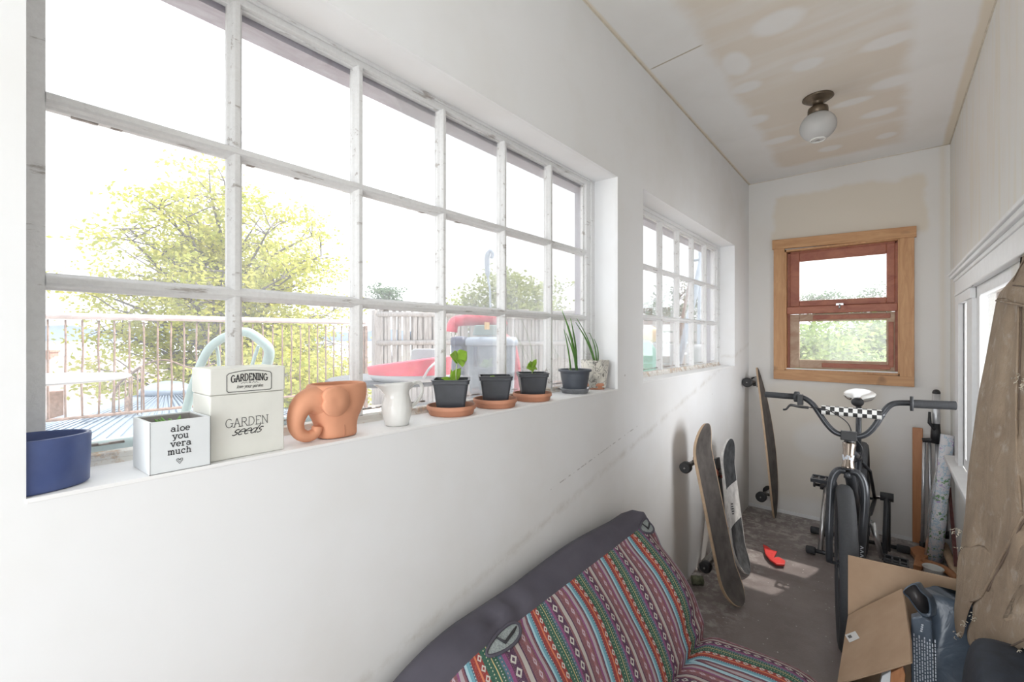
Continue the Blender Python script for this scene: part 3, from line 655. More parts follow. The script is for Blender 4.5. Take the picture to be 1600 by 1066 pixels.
for k in range(14):
    a = random.uniform(0, 6.28); r = random.uniform(0, .012); o = bxp(.036, .053, .03) + V((r * math.cos(a), r * math.sin(a), 0)); t2 = V((math.cos(a), math.sin(a), 0)) * random.uniform(.006, .014) + V((0, 0, random.uniform(.012, .022)))
    mb.tube([o, o + t2 * .5 + V((0, 0, .003)), o + t2], [.003, .0035, .0006], 6)
mb.build('succulent', M['succ'], bx)

# garden seeds tin
S0 = V((-.012, .222, SZ)); S1 = V((-.012, .331, SZ)); sw = .112; su = V((0, 1, 0)); sbk = V((-1, -.02, 0)).normalized()
tb = thing('seed_tin', (-.048, .28, SZ), 'tall cream tin box marked for garden seeds, beside the lettered box planter', 'tin box')
def tp(u, v, w): return S0 + su * u + sbk * w + V((0, 0, v))
def thex(mb, u0, u1, v0, v1, w0, w1):
    vs = [tp(u, v, w) for v in (v0, v1) for (u, w) in ((u0, w0), (u1, w0), (u1, w1), (u0, w1))]
    mb.add(vs, [(0, 1, 2, 3), (7, 6, 5, 4), (0, 4, 5, 1), (1, 5, 6, 2), (2, 6, 7, 3), (3, 7, 4, 0)])
TD = .082; TH_ = .146; SEAM = .1035
mb = MB(); thex(mb, 0, sw, 0, SEAM, 0, TD); mb.build('tin_body', M['tin'], tb, bevel=.002)
mb = MB(); thex(mb, -.0012, sw + .0012, SEAM + .0004, TH_, -.0012, TD + .0012); mb.build('lid', M['tin'], tb, bevel=.0025)
pl = lambda u, v: tp(u, v, -.0018); pb = lambda u, v: tp(u, v, -.0005)
mb = MB(); cxl, cyl, hw, hh_ = .0565, .1240, .0335, .0165
fr = [(-hw, -hh_ + .002), (-hw + .002, -hh_)] + [(hw - .002, -hh_), (hw, -hh_ + .002), (hw, hh_ - .006), (hw - .003, hh_ - .003)] + [(hw - .003 - (2 * hw - .006) * k / 12, hh_ - .003 + .004 * math.sin(PI * k / 12)) for k in range(1, 12)] + [(-hw + .003, hh_ - .003), (-hw, hh_ - .006), (-hw, -hh_ + .002)]
ribbon(mb, [(a + cxl, b + cyl) for a, b in fr], .0010, pl)
lettering(mb, 'GARDENING', cxl, cyl + .0010, .0078, .0014, pl, sx=.70, arcf=lambda d: -3.2 * d * d, track=.05)
for sg in (-1, 1): ribbon(mb, [(cxl + sg * x, cyl - .0025 + .0012 * math.sin(x * 1400)) for x in [.0035 + .0008 * k for k in range(13)]], .0005, pl)
ribbon(mb, [(cxl - .0015, cyl - .003), (cxl, cyl - .001), (cxl + .0015, cyl - .003), (cxl - .0015, cyl - .003)], .0007, pl)
lettering(mb, 'love your garden', cxl, cyl - .0108, .0032, .0005, pl, slant=.35, sx=1.05)
mb.build('label_print', M['ink'], tb)
mb = MB(); lettering(mb, 'GARDEN', .0535, .0505, .0098, .0010, pb, sx=.97); mb.build('word_garden', M['grayink'], tb)
mb = MB(); lettering(mb, 'seeds', .0515, .0370, .0088, .0013, pb, slant=.55, sx=1.35); mb.build('word_seeds', M['ink'], tb)

# terracotta elephant
el = thing('elephant_planter', (-.045, .44, SZ), 'terracotta elephant shaped planter with curled trunk', 'planter')
ex = -.047
def ering(y, zc, hz, hx, n=28, pw=.9):
    out = []
    for k in range(n):
        t = 2 * PI * k / n; c_, s_ = math.cos(t), math.sin(t)
        out.append(V((ex + hx * math.copysign(abs(c_) ** pw, c_), y, SZ + zc + hz * math.copysign(abs(s_) ** pw, s_))))
    return out
mb = MB()
# body: lathed barrel with legs; section by height
def eb(z, y0, y1, hx, pw=.75, n=44):
    yc = (y0 + y1) / 2; hy = (y1 - y0) / 2; o = []
    for k in range(n):
        t = 2 * PI * k / n; c_, s_ = math.cos(t), math.sin(t)
        o.append(V((ex + hx * math.copysign(abs(c_) ** pw, c_), yc + hy * math.copysign(abs(s_) ** pw, s_), SZ + z)))
    return o
out = [eb(.0, .413, .482, .030), eb(.002, .409, .487, .033), eb(.02, .409, .486, .032), eb(.034, .405, .488, .034), eb(.046, .398, .494, .038), eb(.060, .392, .501, .042), eb(.080, .390, .507, .0435), eb(.098, .392, .507, .042), eb(.1055, .396, .505, .040)]
inn = [eb(.105, .403, .499, .035), eb(.098, .404, .498, .035), eb(.05, .41, .49, .03), eb(.012, .425, .47, .02)]
mb.loft(out + inn); mb.build('body', M['terra'], el, sub=1)
tk = smooth_path([(ex + .010, .425, SZ + .070), (ex + .012, .402, SZ + .077), (ex + .014, .381, SZ + .074), (ex + .016, .367, SZ + .060), (ex + .016, .362, SZ + .038), (ex + .016, .368, SZ + .020), (ex + .016, .383, SZ + .0115), (ex + .016, .398, SZ + .016), (ex + .016, .402, SZ + .028)], 6)
nn = len(tk); rl = [.031, .028, .0235, .0185, .0145, .0120, .0110, .0102, .0095]; rs = [rl[min(7, int(q_))] + (rl[min(8, int(q_) + 1)] - rl[min(7, int(q_))]) * (q_ - int(q_)) for q_ in [k / (nn - 1) * 7.999 for k in range(nn)]]
MB().tube(tk, rs, 20).build('trunk', M['terra'], el, sub=1)
earp = [(.401, .091), (.408, .099), (.424, .102), (.440, .098), (.450, .088), (.453, .074), (.450, .060), (.440, .050), (.426, .046), (.411, .050), (.402, .060), (.399, .070), (.402, .077), (.400, .084)]
ear = smooth_path([(ex + .036, y, SZ + z) for y, z in earp], 3, True)
cen = V((ex + .040, .426, SZ + .073))
mb = MB(); n = len(ear); r0 = [p.copy() for p in ear]; r1 = [p + V((.0075, 0, 0)) for p in ear]; r2 = [cen + (p - cen) * .93 + V((.0075, 0, 0)) + V((0, 0, 0)) for p in ear]; r2 = [V((ex + .0475, p.y, p.z)) for p in r2]; r3_ = [V((ex + .0465, (cen + (p - cen) * .25).y, (cen + (p - cen) * .25).z)) for p in ear]
mb.loft([r0, r1, r2, r3_]); mb.build('ear', M['terra'], el)
for s_ in (.428, .46):
    pass
MB().box((ex + .030, .4475, SZ + .002), (ex + .0335, .4487, SZ + .026)).build('leg_crease', M['terra2'], el)

# white pitcher
pc = PZ(620, 662, SZ); px_, py_ = -.050, .594
pt = thing('milk_pitcher', (px_, py_, SZ), 'white ceramic pitcher with fluted rim and thin handle', 'pitcher')
prof = [(.0245, 0), (.0265, .002), (.0270, .006), (.031, .020), (.0338, .034), (.0325, .048), (.0285, .060), (.0265, .070), (.0285, .080), (.0320, .089), (.0345, .094)]
mb = MB(); n = 64; vs = []
def prt(prof, inset, rev=False):
    P = []
    for (r, z) in prof:
        for k in range(n):
            t = 2 * PI * k / n; rr = r - inset
            if .055 < z: sp = max(0, math.cos(t + PI / 2)) ** 6; rr += sp * .024 * ((z - .055) / .04) ** 2
            zz = z + (.0035 * math.sin(t * 1 - PI / 2) * max(0, (z - .08) / .015) * -1 if z > .08 else 0)
            if .038 < z < .07: rr += .0007 * math.sin(t * 20 + z * 300)
            P.append(V((px_ + rr * math.cos(t), py_ + rr * math.sin(t), SZ + zz)))
    return P
po = prt(prof, 0); pi_ = prt([(r, max(z, .004)) for r, z in prof[::-1]], .0022)
P = po + pi_; m = len(prof) * 2
mb.add(P, [(j * n + k, j * n + (k + 1) % n, (j + 1) * n + (k + 1) % n, (j + 1) * n + k) for j in range(m - 1) for k in range(n)] + [tuple(range(n - 1, -1, -1)), tuple((m - 1) * n + k for k in range(n))], True)
mb.build('jug', M['whiteceramic'], pt)
MB().tube(smooth_path([(px_ + .004, py_ + .027, SZ + .078), (px_ + .005, py_ + .045, SZ + .091), (px_ + .006, py_ + .062, SZ + .088), (px_ + .006, py_ + .066, SZ + .070), (px_ + .005, py_ + .054, SZ + .048), (px_ + .004, py_ + .033, SZ + .036)], 8), .0034, 10, sq=1.3).build('handle', M['whiteceramic'], pt)

# square seedling pots on terracotta saucers
def saucer(cy_, cx_, r, label, grp='terracotta saucers on the sill', sub=M['terra2']):
    o = MB().lathe([(.002, 0), (r * .88, 0), (r * .91, .003), (r * .94, .012), (r * .99, .0135), (r * 1.01, .0155), (r * 1.0, .0235), (r * .97, .0245), (r * .93, .0235), (r * .90, .0065), (.002, .0060)], (0, 0, 0), 48)
    o.world = False; b_ = o.build('plant_saucer', sub); b_.location = (cx_, cy_, SZ); setp(b_, label, 'saucer', grp); return b_
def sqpot(cy_, cx_, wt, wb, h, rot, label, plant, zoff=.0066):
    r = thing('seedling_pot', (cx_, cy_, SZ + zoff), label, 'potted plant')
    R = Matrix.Rotation(rot, 4, 'Z')
    def ring_(w, z, rc=.18):
        o = []
        for q_ in range(4):
            for k in range(5):
                a = PI / 2 * q_ + PI / 2 * k / 4; cx2 = w * (1 - rc) * (1 if math.cos(PI / 2 * q_ + PI / 4) > 0 else -1); cy2 = w * (1 - rc) * (1 if math.sin(PI / 2 * q_ + PI / 4) > 0 else -1)
                o.append(R @ V((cx2 + w * rc * math.cos(a), cy2 + w * rc * math.sin(a), z)))
        return o
    m1 = MB(); m1.world = False
    m1.loft([ring_(wb * .95, 0), ring_(wb, .001), ring_(wb * 1.0, .004), ring_(wt * .97, h - .012), ring_(wt * 1.035, h - .011), ring_(wt * 1.04, h - .003), ring_(wt * 1.08, h - .002), ring_(wt * 1.08, h), ring_(wt * .95, h), ring_(wt * .93, h - .01), ring_(wb * .95, .01)], smooth=False)
    m1.build('pot', M['potblack'], r)
    m2 = MB(); m2.world = False; m2.loft([ring_(wt * .86, h - .022), ring_(wt * .90, h - .016), ring_(wt * .5, h - .014), ring_(wt * .05, h - .0145)], smooth=False); m2.build('soil', M['soil'], r)
    plant(r, h)
    return r
def leafblade(mb, o, d, up, L, Wd, n=14, droop=0.3, notch=0):
    o = V(o); d = V(d).normalized(); s_ = d.cross(V(up)).normalized(); nrm = s_.cross(d).normalized(); rows = []
    for i in range(n + 1):
        t = i / n; w = Wd * math.sin(PI * (t ** .75)) * .5 + 1e-5; p = o + d * L * t - nrm * droop * L * t * t
        rows.append([p - s_ * w + nrm * w * .25, p - s_ * w * .5 + nrm * w * .05, p, p + s_ * w * .5 + nrm * w * .05, p + s_ * w + nrm * w * .25])
    mb.grid(rows)
def plant_a(r, h):
    m = MB(); m.world = False; b = V((.006, .012, h - .016))
    tip = b + V((0, .004, .066)); m.tube([b, b + V((0, -.002, .03)), tip], [.0018, .0015, .0012], 6)
    b2 = V((-.004, -.006, h - .016)); m.tube([b2, b2 + V((.003, .006, .012))], [.001, .001], 6); m.build('stem', M['stem'], r)
    m = MB(); m.world = False
    for k, (dd, L, w_) in enumerate((((.3, -.9, .35), .036, .034), ((.2, .9, .6), .036, .036), ((.7, -.1, -.5), .030, .032), ((-.4, .1, .9), .026, .03))): leafblade(m, tip, dd, (1, 0, .3), L, w_, droop=.1)
    tip2 = b2 + V((.003, .006, .012)); leafblade(m, tip2, (.1, .8, .75), (1, 0, .4), .044, .026, droop=.05); leafblade(m, tip2, (.1, -.9, .3), (1, 0, .4), .03, .012); leafblade(m, tip2, (.0, .2, .9), (1, 0, .4), .03, .01)
    m.build('leaf_cluster', M['leaf'], r, thick=.0005)
def plant_b(r, h):
    m = MB(); m.world = False; tip = V((.0, -.014, h - .008)); m.tube([V((0, -.014, h - .018)), tip], .001, 6); m.build('stem', M['stem'], r)
    m = MB(); m.world = False
    for dd in ((.2, -.9, .5), (.2, .9, .6), (.6, .0, .4)): leafblade(m, tip, dd, (1, 0, .5), .012, .011, droop=.1)
    m.build('leaf_cluster', M['leaf'], r, thick=.0005)
def plant_c(r, h):
    m = MB(); m.world = False; b = V((.0, .0, h - .016)); tip = b + V((0, -.002, .036)); m.tube([b, tip], .0013, 6); m.build('stem', M['stem'], r)
    m = MB(); m.world = False
    for dd, L, w_ in (((.3, -.9, -.05), .042, .028), ((.3, -.6, .45), .03, .018), ((.2, .7, .8), .030, .018), ((.1, .5, -.2), .024, .016), ((.1, .9, -.35), .03, .013), ((.4, -.3, -.7), .022, .016)): leafblade(m, tip, dd, (1, 0, .35), L, w_, droop=.08)
    leafblade(m, b, (.1, .9, .55), (1, 0, .3), .026, .009); m.build('leaf_cluster', M['leaf'], r, thick=.0005)
def plant_none(r, h): pass
sx0 = -.066
SP = [(.772, .0628, 'left of the three terracotta saucers, under the tallest seedling pot', 'black square pot with a tall four-leaf seedling, beside white pitcher', plant_a, .0450, .034, .082),
      (.940, .0628, 'middle terracotta saucer, under the nearly bare pot', 'middle black square pot with only a tiny sprout', plant_b, .0450, .034, .080),
      (1.114, .0615, 'terracotta saucer under the third square pot, nearest the round grey pot', 'black square pot with a low leafy seedling, next to the round grey pot', plant_c, .0450, .034, .078)]
for (cy_, r_, sl_, plb, fn, wt, wb, h) in SP:
    saucer(cy_, sx0, r_, sl_); sqpot(cy_, sx0, wt, wb, h + .002, -.78, plb, fn)
# round grey pot with blades
gp = thing('bulb_pot', (-.064, 1.362, SZ), 'round dark grey pot with long green blades in a clear dish', 'potted plant')
GY = 1.362; GX = -.064; gz = SZ + .0065
MB().lathe([(.002, 0), (.040, 0), (.042, .004), (.0515, .060), (.0525, .068), (.0590, .071), (.0600, .075), (.0585, .078), (.053, .078), (.050, .065), (.002, .065)], (GX, GY, gz), 48).build('pot', M['potgrey'], gp)
MB().lathe([(.001, .064), (.0505, .0655), (.02, .068), (.001, .069)], (GX, GY, gz), 24).build('soil', M['soil'], gp)
def blade(mb, base, tip, w, bend=(0, 0, 0), n=12):
    base, tip = V(base), V(tip); rows = []
    for i in range(n + 1):
        t = i / n; p = base.lerp(tip, t) + V(bend) * math.sin(PI * t); ww = w * (1 - t ** 2.5) * .5 + .0004
        s_ = V((.3, .95, 0)); rows.append([p - s_ * ww + V((.0015, 0, 0)), p, p + s_ * ww + V((.0015, 0, 0))])
    mb.grid(rows)
mb = MB(); z0 = gz + .068
blade(mb, (GX, GY + .012, z0), PX(878, 486, -.062), .012, (0, .012, .01)); blade(mb, (GX - .004, GY + .016, z0), PX(891, 498, -.05), .008, (0, .012, 0)); blade(mb, (GX + .004, GY + .010, z0), PX(884, 520, -.045), .007, (0, .008, 0)); blade(mb, (GX + .002, GY - .03, z0), PX(881, 515, -.05), .006, (0, .005, 0))
mb.build('blade_leaf', M['blade'], gp, thick=.0006)
MB().tube([(GX, GY + .012, z0 - .01), (GX, GY + .011, z0 + .03)], [.005, .003], 8).build('bulb_shoot', M['bulb'], gp); mb = MB(); mb.tube([(GX + .002, GY - .03, z0 - .01), (GX + .002, GY - .030, z0 + .018)], [.004, .002], 8); leafblade(mb, (GX + .002, GY - .03, z0), (0, -.5, .8), (1, 0, 0), .018, .006); leafblade(mb, (GX + .002, GY - .03, z0), (0, .5, .8), (1, 0, 0), .018, .006)
mb.build('bulb_shoot', M['bulb'], gp)
d_ = MB().lathe([(.002, 0), (.046, 0), (.052, .016), (.0570, .017), (.0555, .0185), (.050, .017), (.044, .003), (.002, .003)], (0, 0, 0), 40); d_.world = False
d_ = d_.build('clear_dish', M['clear']); d_.location = (GX, GY, SZ); setp(d_, 'clear plastic dish under the round grey pot', 'saucer')
# cream patterned pot in terracotta saucer
KY, KX = 1.522, -.074
cp = thing('patterned_pot', (KX, KY, SZ + .006), 'cream tapered pot with grey leaf drawings and green shoots', 'potted plant')
R = Matrix.Rotation(-.5, 4, 'Z')
def octr(w, z): return [V((KX, KY, SZ + .0065 + z)) + (R @ V((w * math.copysign(abs(math.cos(t)) ** .6, math.cos(t)), w * math.copysign(abs(math.sin(t)) ** .6, math.sin(t)), 0))) for t in [2 * PI * k / 40 for k in range(40)]]
MB().loft([octr(.036, 0), octr(.037, .002), octr(.0485, .103), octr(.0485, .105), octr(.0455, .105), octr(.045, .095), octr(.034, .01)]).build('pot', M['leafpot'], cp)
MB().loft([octr(.042, .090), octr(.0435, .094), octr(.003, .096)]).build('soil', M['soil'], cp)
mb = MB(); zz = SZ + .098
for bx_, tpx, w in (((KX, KY + .0, zz), (899, 504, -.055), .009), ((KX, KY + .004, zz), (901, 498, -.07), .005), ((KX, KY + .012, zz), (921, 521, -.05), .006), ((KX + .004, KY + .016, zz), (928, 530, -.045), .005)): blade(mb, bx_, PX(*tpx[:2], tpx[2]), w, (0, .012, .006))
mb.build('blade_leaf', M['blade'], cp, thick=.0006)
mb = MB()
for o in ((0, .0), (0, .012), (.004, .016)): MB().tube([(KX + o[0], KY + o[1], zz - .01), (KX + o[0], KY + o[1], zz + .022)], [.003, .002], 6).build('bulb_shoot', M['bulb'], cp)
saucer(KY, KX, .041, 'small terracotta saucer under the cream patterned pot')

# ------------------------------------------------------------------ sofa
sofa = thing('sofa', (.3, .6, 0), 'futon sofa in a striped woven cover with charcoal top band, against the left wall', 'sofa')
H1 = (.700, .565); H2 = (1.545, .585)           # the two finger holes (Y, Z) on the upper front
def fold(y, s):
    """displacement outward of the back's front face"""
    d = .006 * math.sin(y * 9 + s * 2.2) + .004 * math.sin(y * 23 - s * 5)
    d -= .030 * math.exp(-((y - (1.43 + .10 * s)) / .035) ** 2) * min(1, s * 4) * (1 - .3 * s)
    d += .014 * math.exp(-((y - (1.34 + .06 * s)) / .05) ** 2)
    d -= .012 * math.exp(-((y - (.72 + .10 * s)) / .03) ** 2) * math.exp(-s * 3)
    return d
TQ, JQ = V((.130, 0, .585)), V((.350, 0, .345)); FN = V((.285, 0, .21)).normalized()
def yend(z): return 1.50 + (z - .3) * .32
def drop(y): return 0 if y > .62 else -(.62 - y) ** 2 * 1.1
def back_ring(prof, y, k, cen_):
    out = []
    for (x, z) in prof:
        X_ = cen_[0] + (x - cen_[0]) * k; Z_ = cen_[1] + (z - cen_[1]) * k
        out.append(V((X_, y + (yend(Z_) - 1.5), Z_ + drop(y))))
    return out
NS = 26; ys = [-.35 + 1.80 * i / 90 for i in range(91)]; endk = [(1.45 + .055 * math.sin(t), max(.04, math.cos(t) ** .8)) for t in [PI / 2 * i / 12 for i in range(1, 13)]]
cenb = (.17, .40)
def stripe_prof(y):
    P = []
    for i in range(NS):
        s = i / (NS - 1); p = TQ.lerp(JQ, s) + FN * (fold(y, s) * math.sin(PI * min(1, s * 1.15)) ** .5 + .022 * math.sin(PI * s)); P.append((p.x, p.z))
    return P + [(.350, .30), (.345, .2), (.33, .10)]
def band_prof(y):
    bul = .010 * math.sin(y * 7.5) - .016 * math.exp(-((y - H1[0]) / .05) ** 2) * 0
    pk = .011 * math.sin(y * 75) * (math.exp(-((y - H1[0]) / .10) ** 2) + math.exp(-((y - 1.5) / .08) ** 2))
    return [(.130, .585), (.122, .596 + pk * .5), (.108, .608 + pk), (.088, .616 + bul + pk), (.066, .618 + bul + pk * .6), (.044, .610 + bul), (.028, .592), (.020, .56), (.018, .45), (.022, .3), (.05, .10)]
def back_grid(pf, uvs_from):
    rows = []; uvs = []; yy = [(y, 1., y) for y in ys] + [(y, k, 1.45 + .17 * (i + 1) / 12) for i, (y, k) in enumerate(endk)]
    for (y, k, u) in yy:
        r = back_ring(pf(min(y, 1.45)), y, k, cenb); rows.append(r); L = 0; pr = None
        for p in r:
            if pr is not None: L += (p - pr).length / max(k, .2)
            w = .35 * (y - .64) * math.exp(-((y - .64) / .09) ** 2) * math.exp(-L * 9)
            uvs.append((u - w + .25 * max(0, y - .9) * L * 0, L)); pr = p
    return rows, uvs
mb = MB(); rows, uvs = back_grid(stripe_prof, 0); mb.grid(rows, True, uvs); mb.build('back_cover', M['stripe'], sofa)
mb = MB(); rows, uvs = back_grid(band_prof, 0); mb.grid(rows, True, uvs); mb.build('top_band', M['charcoal'], sofa)
def surf(y, a, off=0):
    """point on the sofa back: a>0 metres down the striped face, a<0 up over the charcoal band"""
    pf = stripe_prof(min(y, 1.45)) if a >= 0 else band_prof(min(y, 1.45)); a = abs(a); k = 1; 
    if y > 1.45: k = max(.3, math.cos(min(1.4, (y - 1.45) / .17 * PI / 2)) ** .8)
    for (p0, p1) in zip(pf, pf[1:]):
        L = math.hypot(p1[0] - p0[0], p1[1] - p0[1])
        if a <= L: x, z = p0[0] + (p1[0] - p0[0]) * a / L, p0[1] + (p1[1] - p0[1]) * a / L; break
        a -= L
    X_ = cenb[0] + (x - cenb[0]) * k; Z_ = cenb[1] + (z - cenb[1]) * k; ye = min(y, 1.45) + (.055 * math.sin(min(1.4, (y - 1.45) / .17 * PI / 2)) if y > 1.45 else 0)
    return V((X_, ye + (yend(Z_) - 1.5), Z_ + drop(ye))) + V((.7, -.25, .66)) * off
for (hy, ha, ra, rb, tilt) in ((.655, .012, .058, .019, .02), (1.425, .010, .046, .024, .0)):
    rim = []
    ab = []
    for k in range(28):
        a = 2 * PI * k / 28; da = ra * math.cos(a); db = rb * math.sin(a) * (1 + .25 * math.cos(a))
        ab.append((hy + da * math.cos(tilt) - db * math.sin(tilt), ha + da * math.sin(tilt) * -1 + db * math.cos(tilt)))
    rim = [surf(y, a, .003) for y, a in ab]
    MB().tube(rim, .0036, 8, closed=True).build('hole_rim', M['charcoal'], sofa)
    mb = MB(); mb.loft([[surf(hy + (y - hy) * q_, ha + (a - ha) * q_, .0022) for y, a in ab] for q_ in (1, .8, .6, .4, .2, .02)], cap=False); mb.build('mesh_inset', M['mesh'], sofa)
    MB().tube([surf(hy - ra * .35, ha - rb * .8, .003), surf(hy - ra * .05, ha + rb * .3, .005), surf(hy + ra * .55, ha - rb * .1, .004), surf(hy + ra * .8, ha - rb * .3, .003)], [.002, .0035, .0035, .002], 8).build('inner_strap', M['ink'], sofa)
# seat cushion
rows = []; uvs = []
def cosp(a, b, n): return [a + (b - a) * (.5 - .5 * math.cos(PI * i / n)) for i in range(n + 1)]
XC, HX, YC, HY = .50, .250, .59, .965
for y in cosp(YC - HY, YC + HY, 130):
    r = []; L = 0; pr = None
    for x in cosp(XC - HX, XC + HX, 60):
        a, b = abs((x - XC) / HX), abs((y - YC) / HY); aa = a if x > XC else a * .6
        rho = min(1., (aa ** 4.5 + b ** 18) ** (1 / 4.5)) if aa or b else 0
        z = .045 + .298 * max(0, 1 - rho ** 5) ** .45
        z += .006 * math.sin(y * 16 + x * 5) * (1 - rho) + .010 * math.sin(x * 14) * (1 - rho)
        z -= .02 * math.exp(-((x - .34) / .03) ** 2)
        p = V((x, y - .05 * max(0, (a - .55)) ** 2 * 4 * (1 if y > YC else 0) * (1 if x > XC else .0), z)); r.append(p); L = L + (p - pr).length if pr else 0
        uvs.append((y + (.3 - z) * .9 * (1 if y > 1.3 else 0), L + .1)); pr = p
    rows.append(r)
MB().grid(rows, True, uvs).build('seat_cover', M['stripe'], sofa)
MB().box((.28, -.3, .05), (.66, 1.42, .16)).build('base_frame', M['navy'], sofa)
for (x, y) in ((.12, 1.35), (.60, 1.30)): MB().tube([(x, y, 0), (x, y, .12)], .018, 12).build('leg', M['black'], sofa)

# ------------------------------------------------------------------ skateboards
def board(name, tip0, tip1, yaw, Wd, label, grp, pointy=0, kick=.045, gripm='grip', wheelm=None, white=False, tr=(.19, .19), wr=.027, group=True, bow=0.012):
    A_, B_ = V(tip0), V(tip1); L = (B_ - A_).length; up = (B_ - A_).normalized()
    n0 = V((math.cos(math.radians(yaw)), math.sin(math.radians(yaw)), 0)); nr = (n0 - up * n0.dot(up)).normalized(); wd = up.cross(nr)
    t_ = thing(name, A_, label, 'skateboard', grp)
    kl = .15 if kick else 0
    def off(s):                      # s distance from bottom tip; the kicks curve towards the grip side
        o = 0
        for d in (s, L - s):
            if kick and d < kl: o += kick * ((kl - d) / kl) ** 1.6
        return o + (bow * 4 * (s / L) * (1 - s / L) if not kick else -bow * .3)
    def hw(s):
        if pointy:
            q_ = s / L; return Wd / 2 * max(.02, math.sin(PI * (q_ ** .85)) ** .62)
        d = min(s, L - s); r_ = Wd * .55
        return Wd / 2 * (math.sqrt(max(.0, 1 - ((r_ - d) / r_) ** 2)) if d < r_ else 1) + .001
    ss = cosp(0, L, 44); us = [-1, -.92, -.6, -.2, .2, .6, .92, 1]
    top = []; bot = []
    for s in ss:
        w = hw(s); b = off(s)
        top.append([A_ + up * s + wd * (u * w) + nr * (b + .006 * u * u * (w / (Wd / 2))) for u in us]); bot.append([p - nr * .011 for p in top[-1]])
    mb = MB(); rings = [tr_ + bt_[::-1] for tr_, bt_ in zip(top, bot)]; mb.loft(rings, smooth=False); mb.build('deck', M['whitegrip'] if white else M['maple'], t_)
    mb = MB(); mb.grid([[p + nr * .0012 for p in r[1:-1]] for r in top]); gt = None
    if not white: gt = mb.build('grip_tape', M[gripm], t_)
    else:
        for (a, b, sl) in ((0, .36, .05), (.63, 1.01, .05)):
            rws = []
            for r, s in zip(top, ss):
                q_ = s / L
                if a <= q_ <= b: rws.append([p + nr * .0012 for p in r[1:-1]])
            # slanted border towards the white middle
            e = rws[-1] if a == 0 else rws[0]
            e2 = [p + up * (.05 * (i / 5 - .5)) for i, p in enumerate(e)]
            if a == 0: rws[-1] = e2
            else: rws[0] = e2
            MB().grid(rws).build('grip_tape', M['grip2'], t_)
        mb = MB()
        for k in range(5):
            o = A_ + up * (L * (.43 + .018 * k)) + nr * (.003) ; mb.add([o + wd * a - up * b for a, b in ((-.05, 0), (-.05, .006), (-.02 + .006 * (k % 3), .006), (-.02 + .006 * (k % 2), 0))], [(0, 1, 2, 3)])
        mb.build('worn_lettering', M['ink'], t_)
    mb = MB()
    for f_ in (tr[0], L - tr[1]):
        c0 = A_ + up * f_ + nr * (off(f_) - .0115)
        k_ = MB(); 
        k_.add([c0 + up * a + wd * b - nr * c for c in (0, .012) for a, b in ((-.04, -.027), (.04, -.027), (.04, .027), (-.04, .027))], [(3, 2, 1, 0), (4, 5, 6, 7), (0, 1, 5, 4), (1, 2, 6, 5), (2, 3, 7, 6), (3, 0, 4, 7)])
        k_.tube([c0 - nr * .01 + up * .02, c0 - nr * .045], [.016, .012], 10); ax = c0 - nr * .048
        hw_ = Wd / 2 - .012
        k_.tube([ax - wd * (hw_ * .75), ax - wd * .02, ax + wd * .02, ax + wd * (hw_ * .75)], [.007, .012, .012, .007], 10); k_.tube([ax - wd * (hw_ + .014), ax + wd * (hw_ + .014)], .004, 8)
        trk = k_.build('truck', M['truck'], t_)
        for sg in (-1, 1):
            cw = ax + wd * (sg * (hw_ - .006)); w_ = MB(); w_.tube([cw - wd * .016, cw - wd * .012, cw + wd * .012, cw + wd * .016], [wr * .8, wr, wr, wr * .8], 24); w_.world = False
            for i, v in enumerate(w_.v): w_.v[i] = tuple(V(v) - A_)
            o = w_.build('wheel', M[wheelm or 'black'], trk)
    return t_
board('skateboard', (.240, 2.276, .003), (.088, 2.232, .836), -4, .20, 'skateboard with brown grip tape leaning on the left wall, nearest the sofa', 'skateboards leaning on the left wall', wheelm='black')
board('skateboard', (.205, 2.590, .003), (.080, 2.752, .672), -5, .19, 'skateboard with black and white top leaning behind the brown one', 'skateboards leaning on the left wall', white=True, kick=.035, wheelm='wheelred')
board('longboard', (.200, 3.535, .003), (.082, 3.575, 1.045), -3, .225, 'long pointed longboard with black wheels standing in the far left corner', 'skateboards leaning on the left wall', pointy=1, kick=0, wr=.034, tr=(.16, .10), bow=.022)
MB_ = MB().prism([(.090, 2.66, .003), (.102, 2.66, .003), (.030, 2.74, .55), (.018, 2.74, .55)], (.008, .06, 0)).build('thin_strip', M['blackmetal'], bevel=.002); setp(MB_, 'thin black strip leaning behind the white and black skateboard', 'strip')
mb = MB(); a0 = V((.045, 2.50, .035)); mb.tube([a0, a0 + V((.03, .10, .04))], [.026, .018], 12); mb.tube([a0 + V((-.02, -.05, -.015)), a0 + V((.02, .02, 0))], [.012, .02], 10); o = mb.build('loose_truck', M['truck'], bevel=.001); setp(o, 'dark loose metal bracket on the floor behind the nearest skateboard', 'bracket')
o = MB().tube([(.035, 2.315, .022), (.078, 2.345, .022)], [.022, .022], 20).build('tape_roll', plain('mottled_green_tape', (.20, .22, .15), .8, 0, .4, 60)); setp(o, 'small dull green roll on the floor by the left wall near the sofa', 'roll')

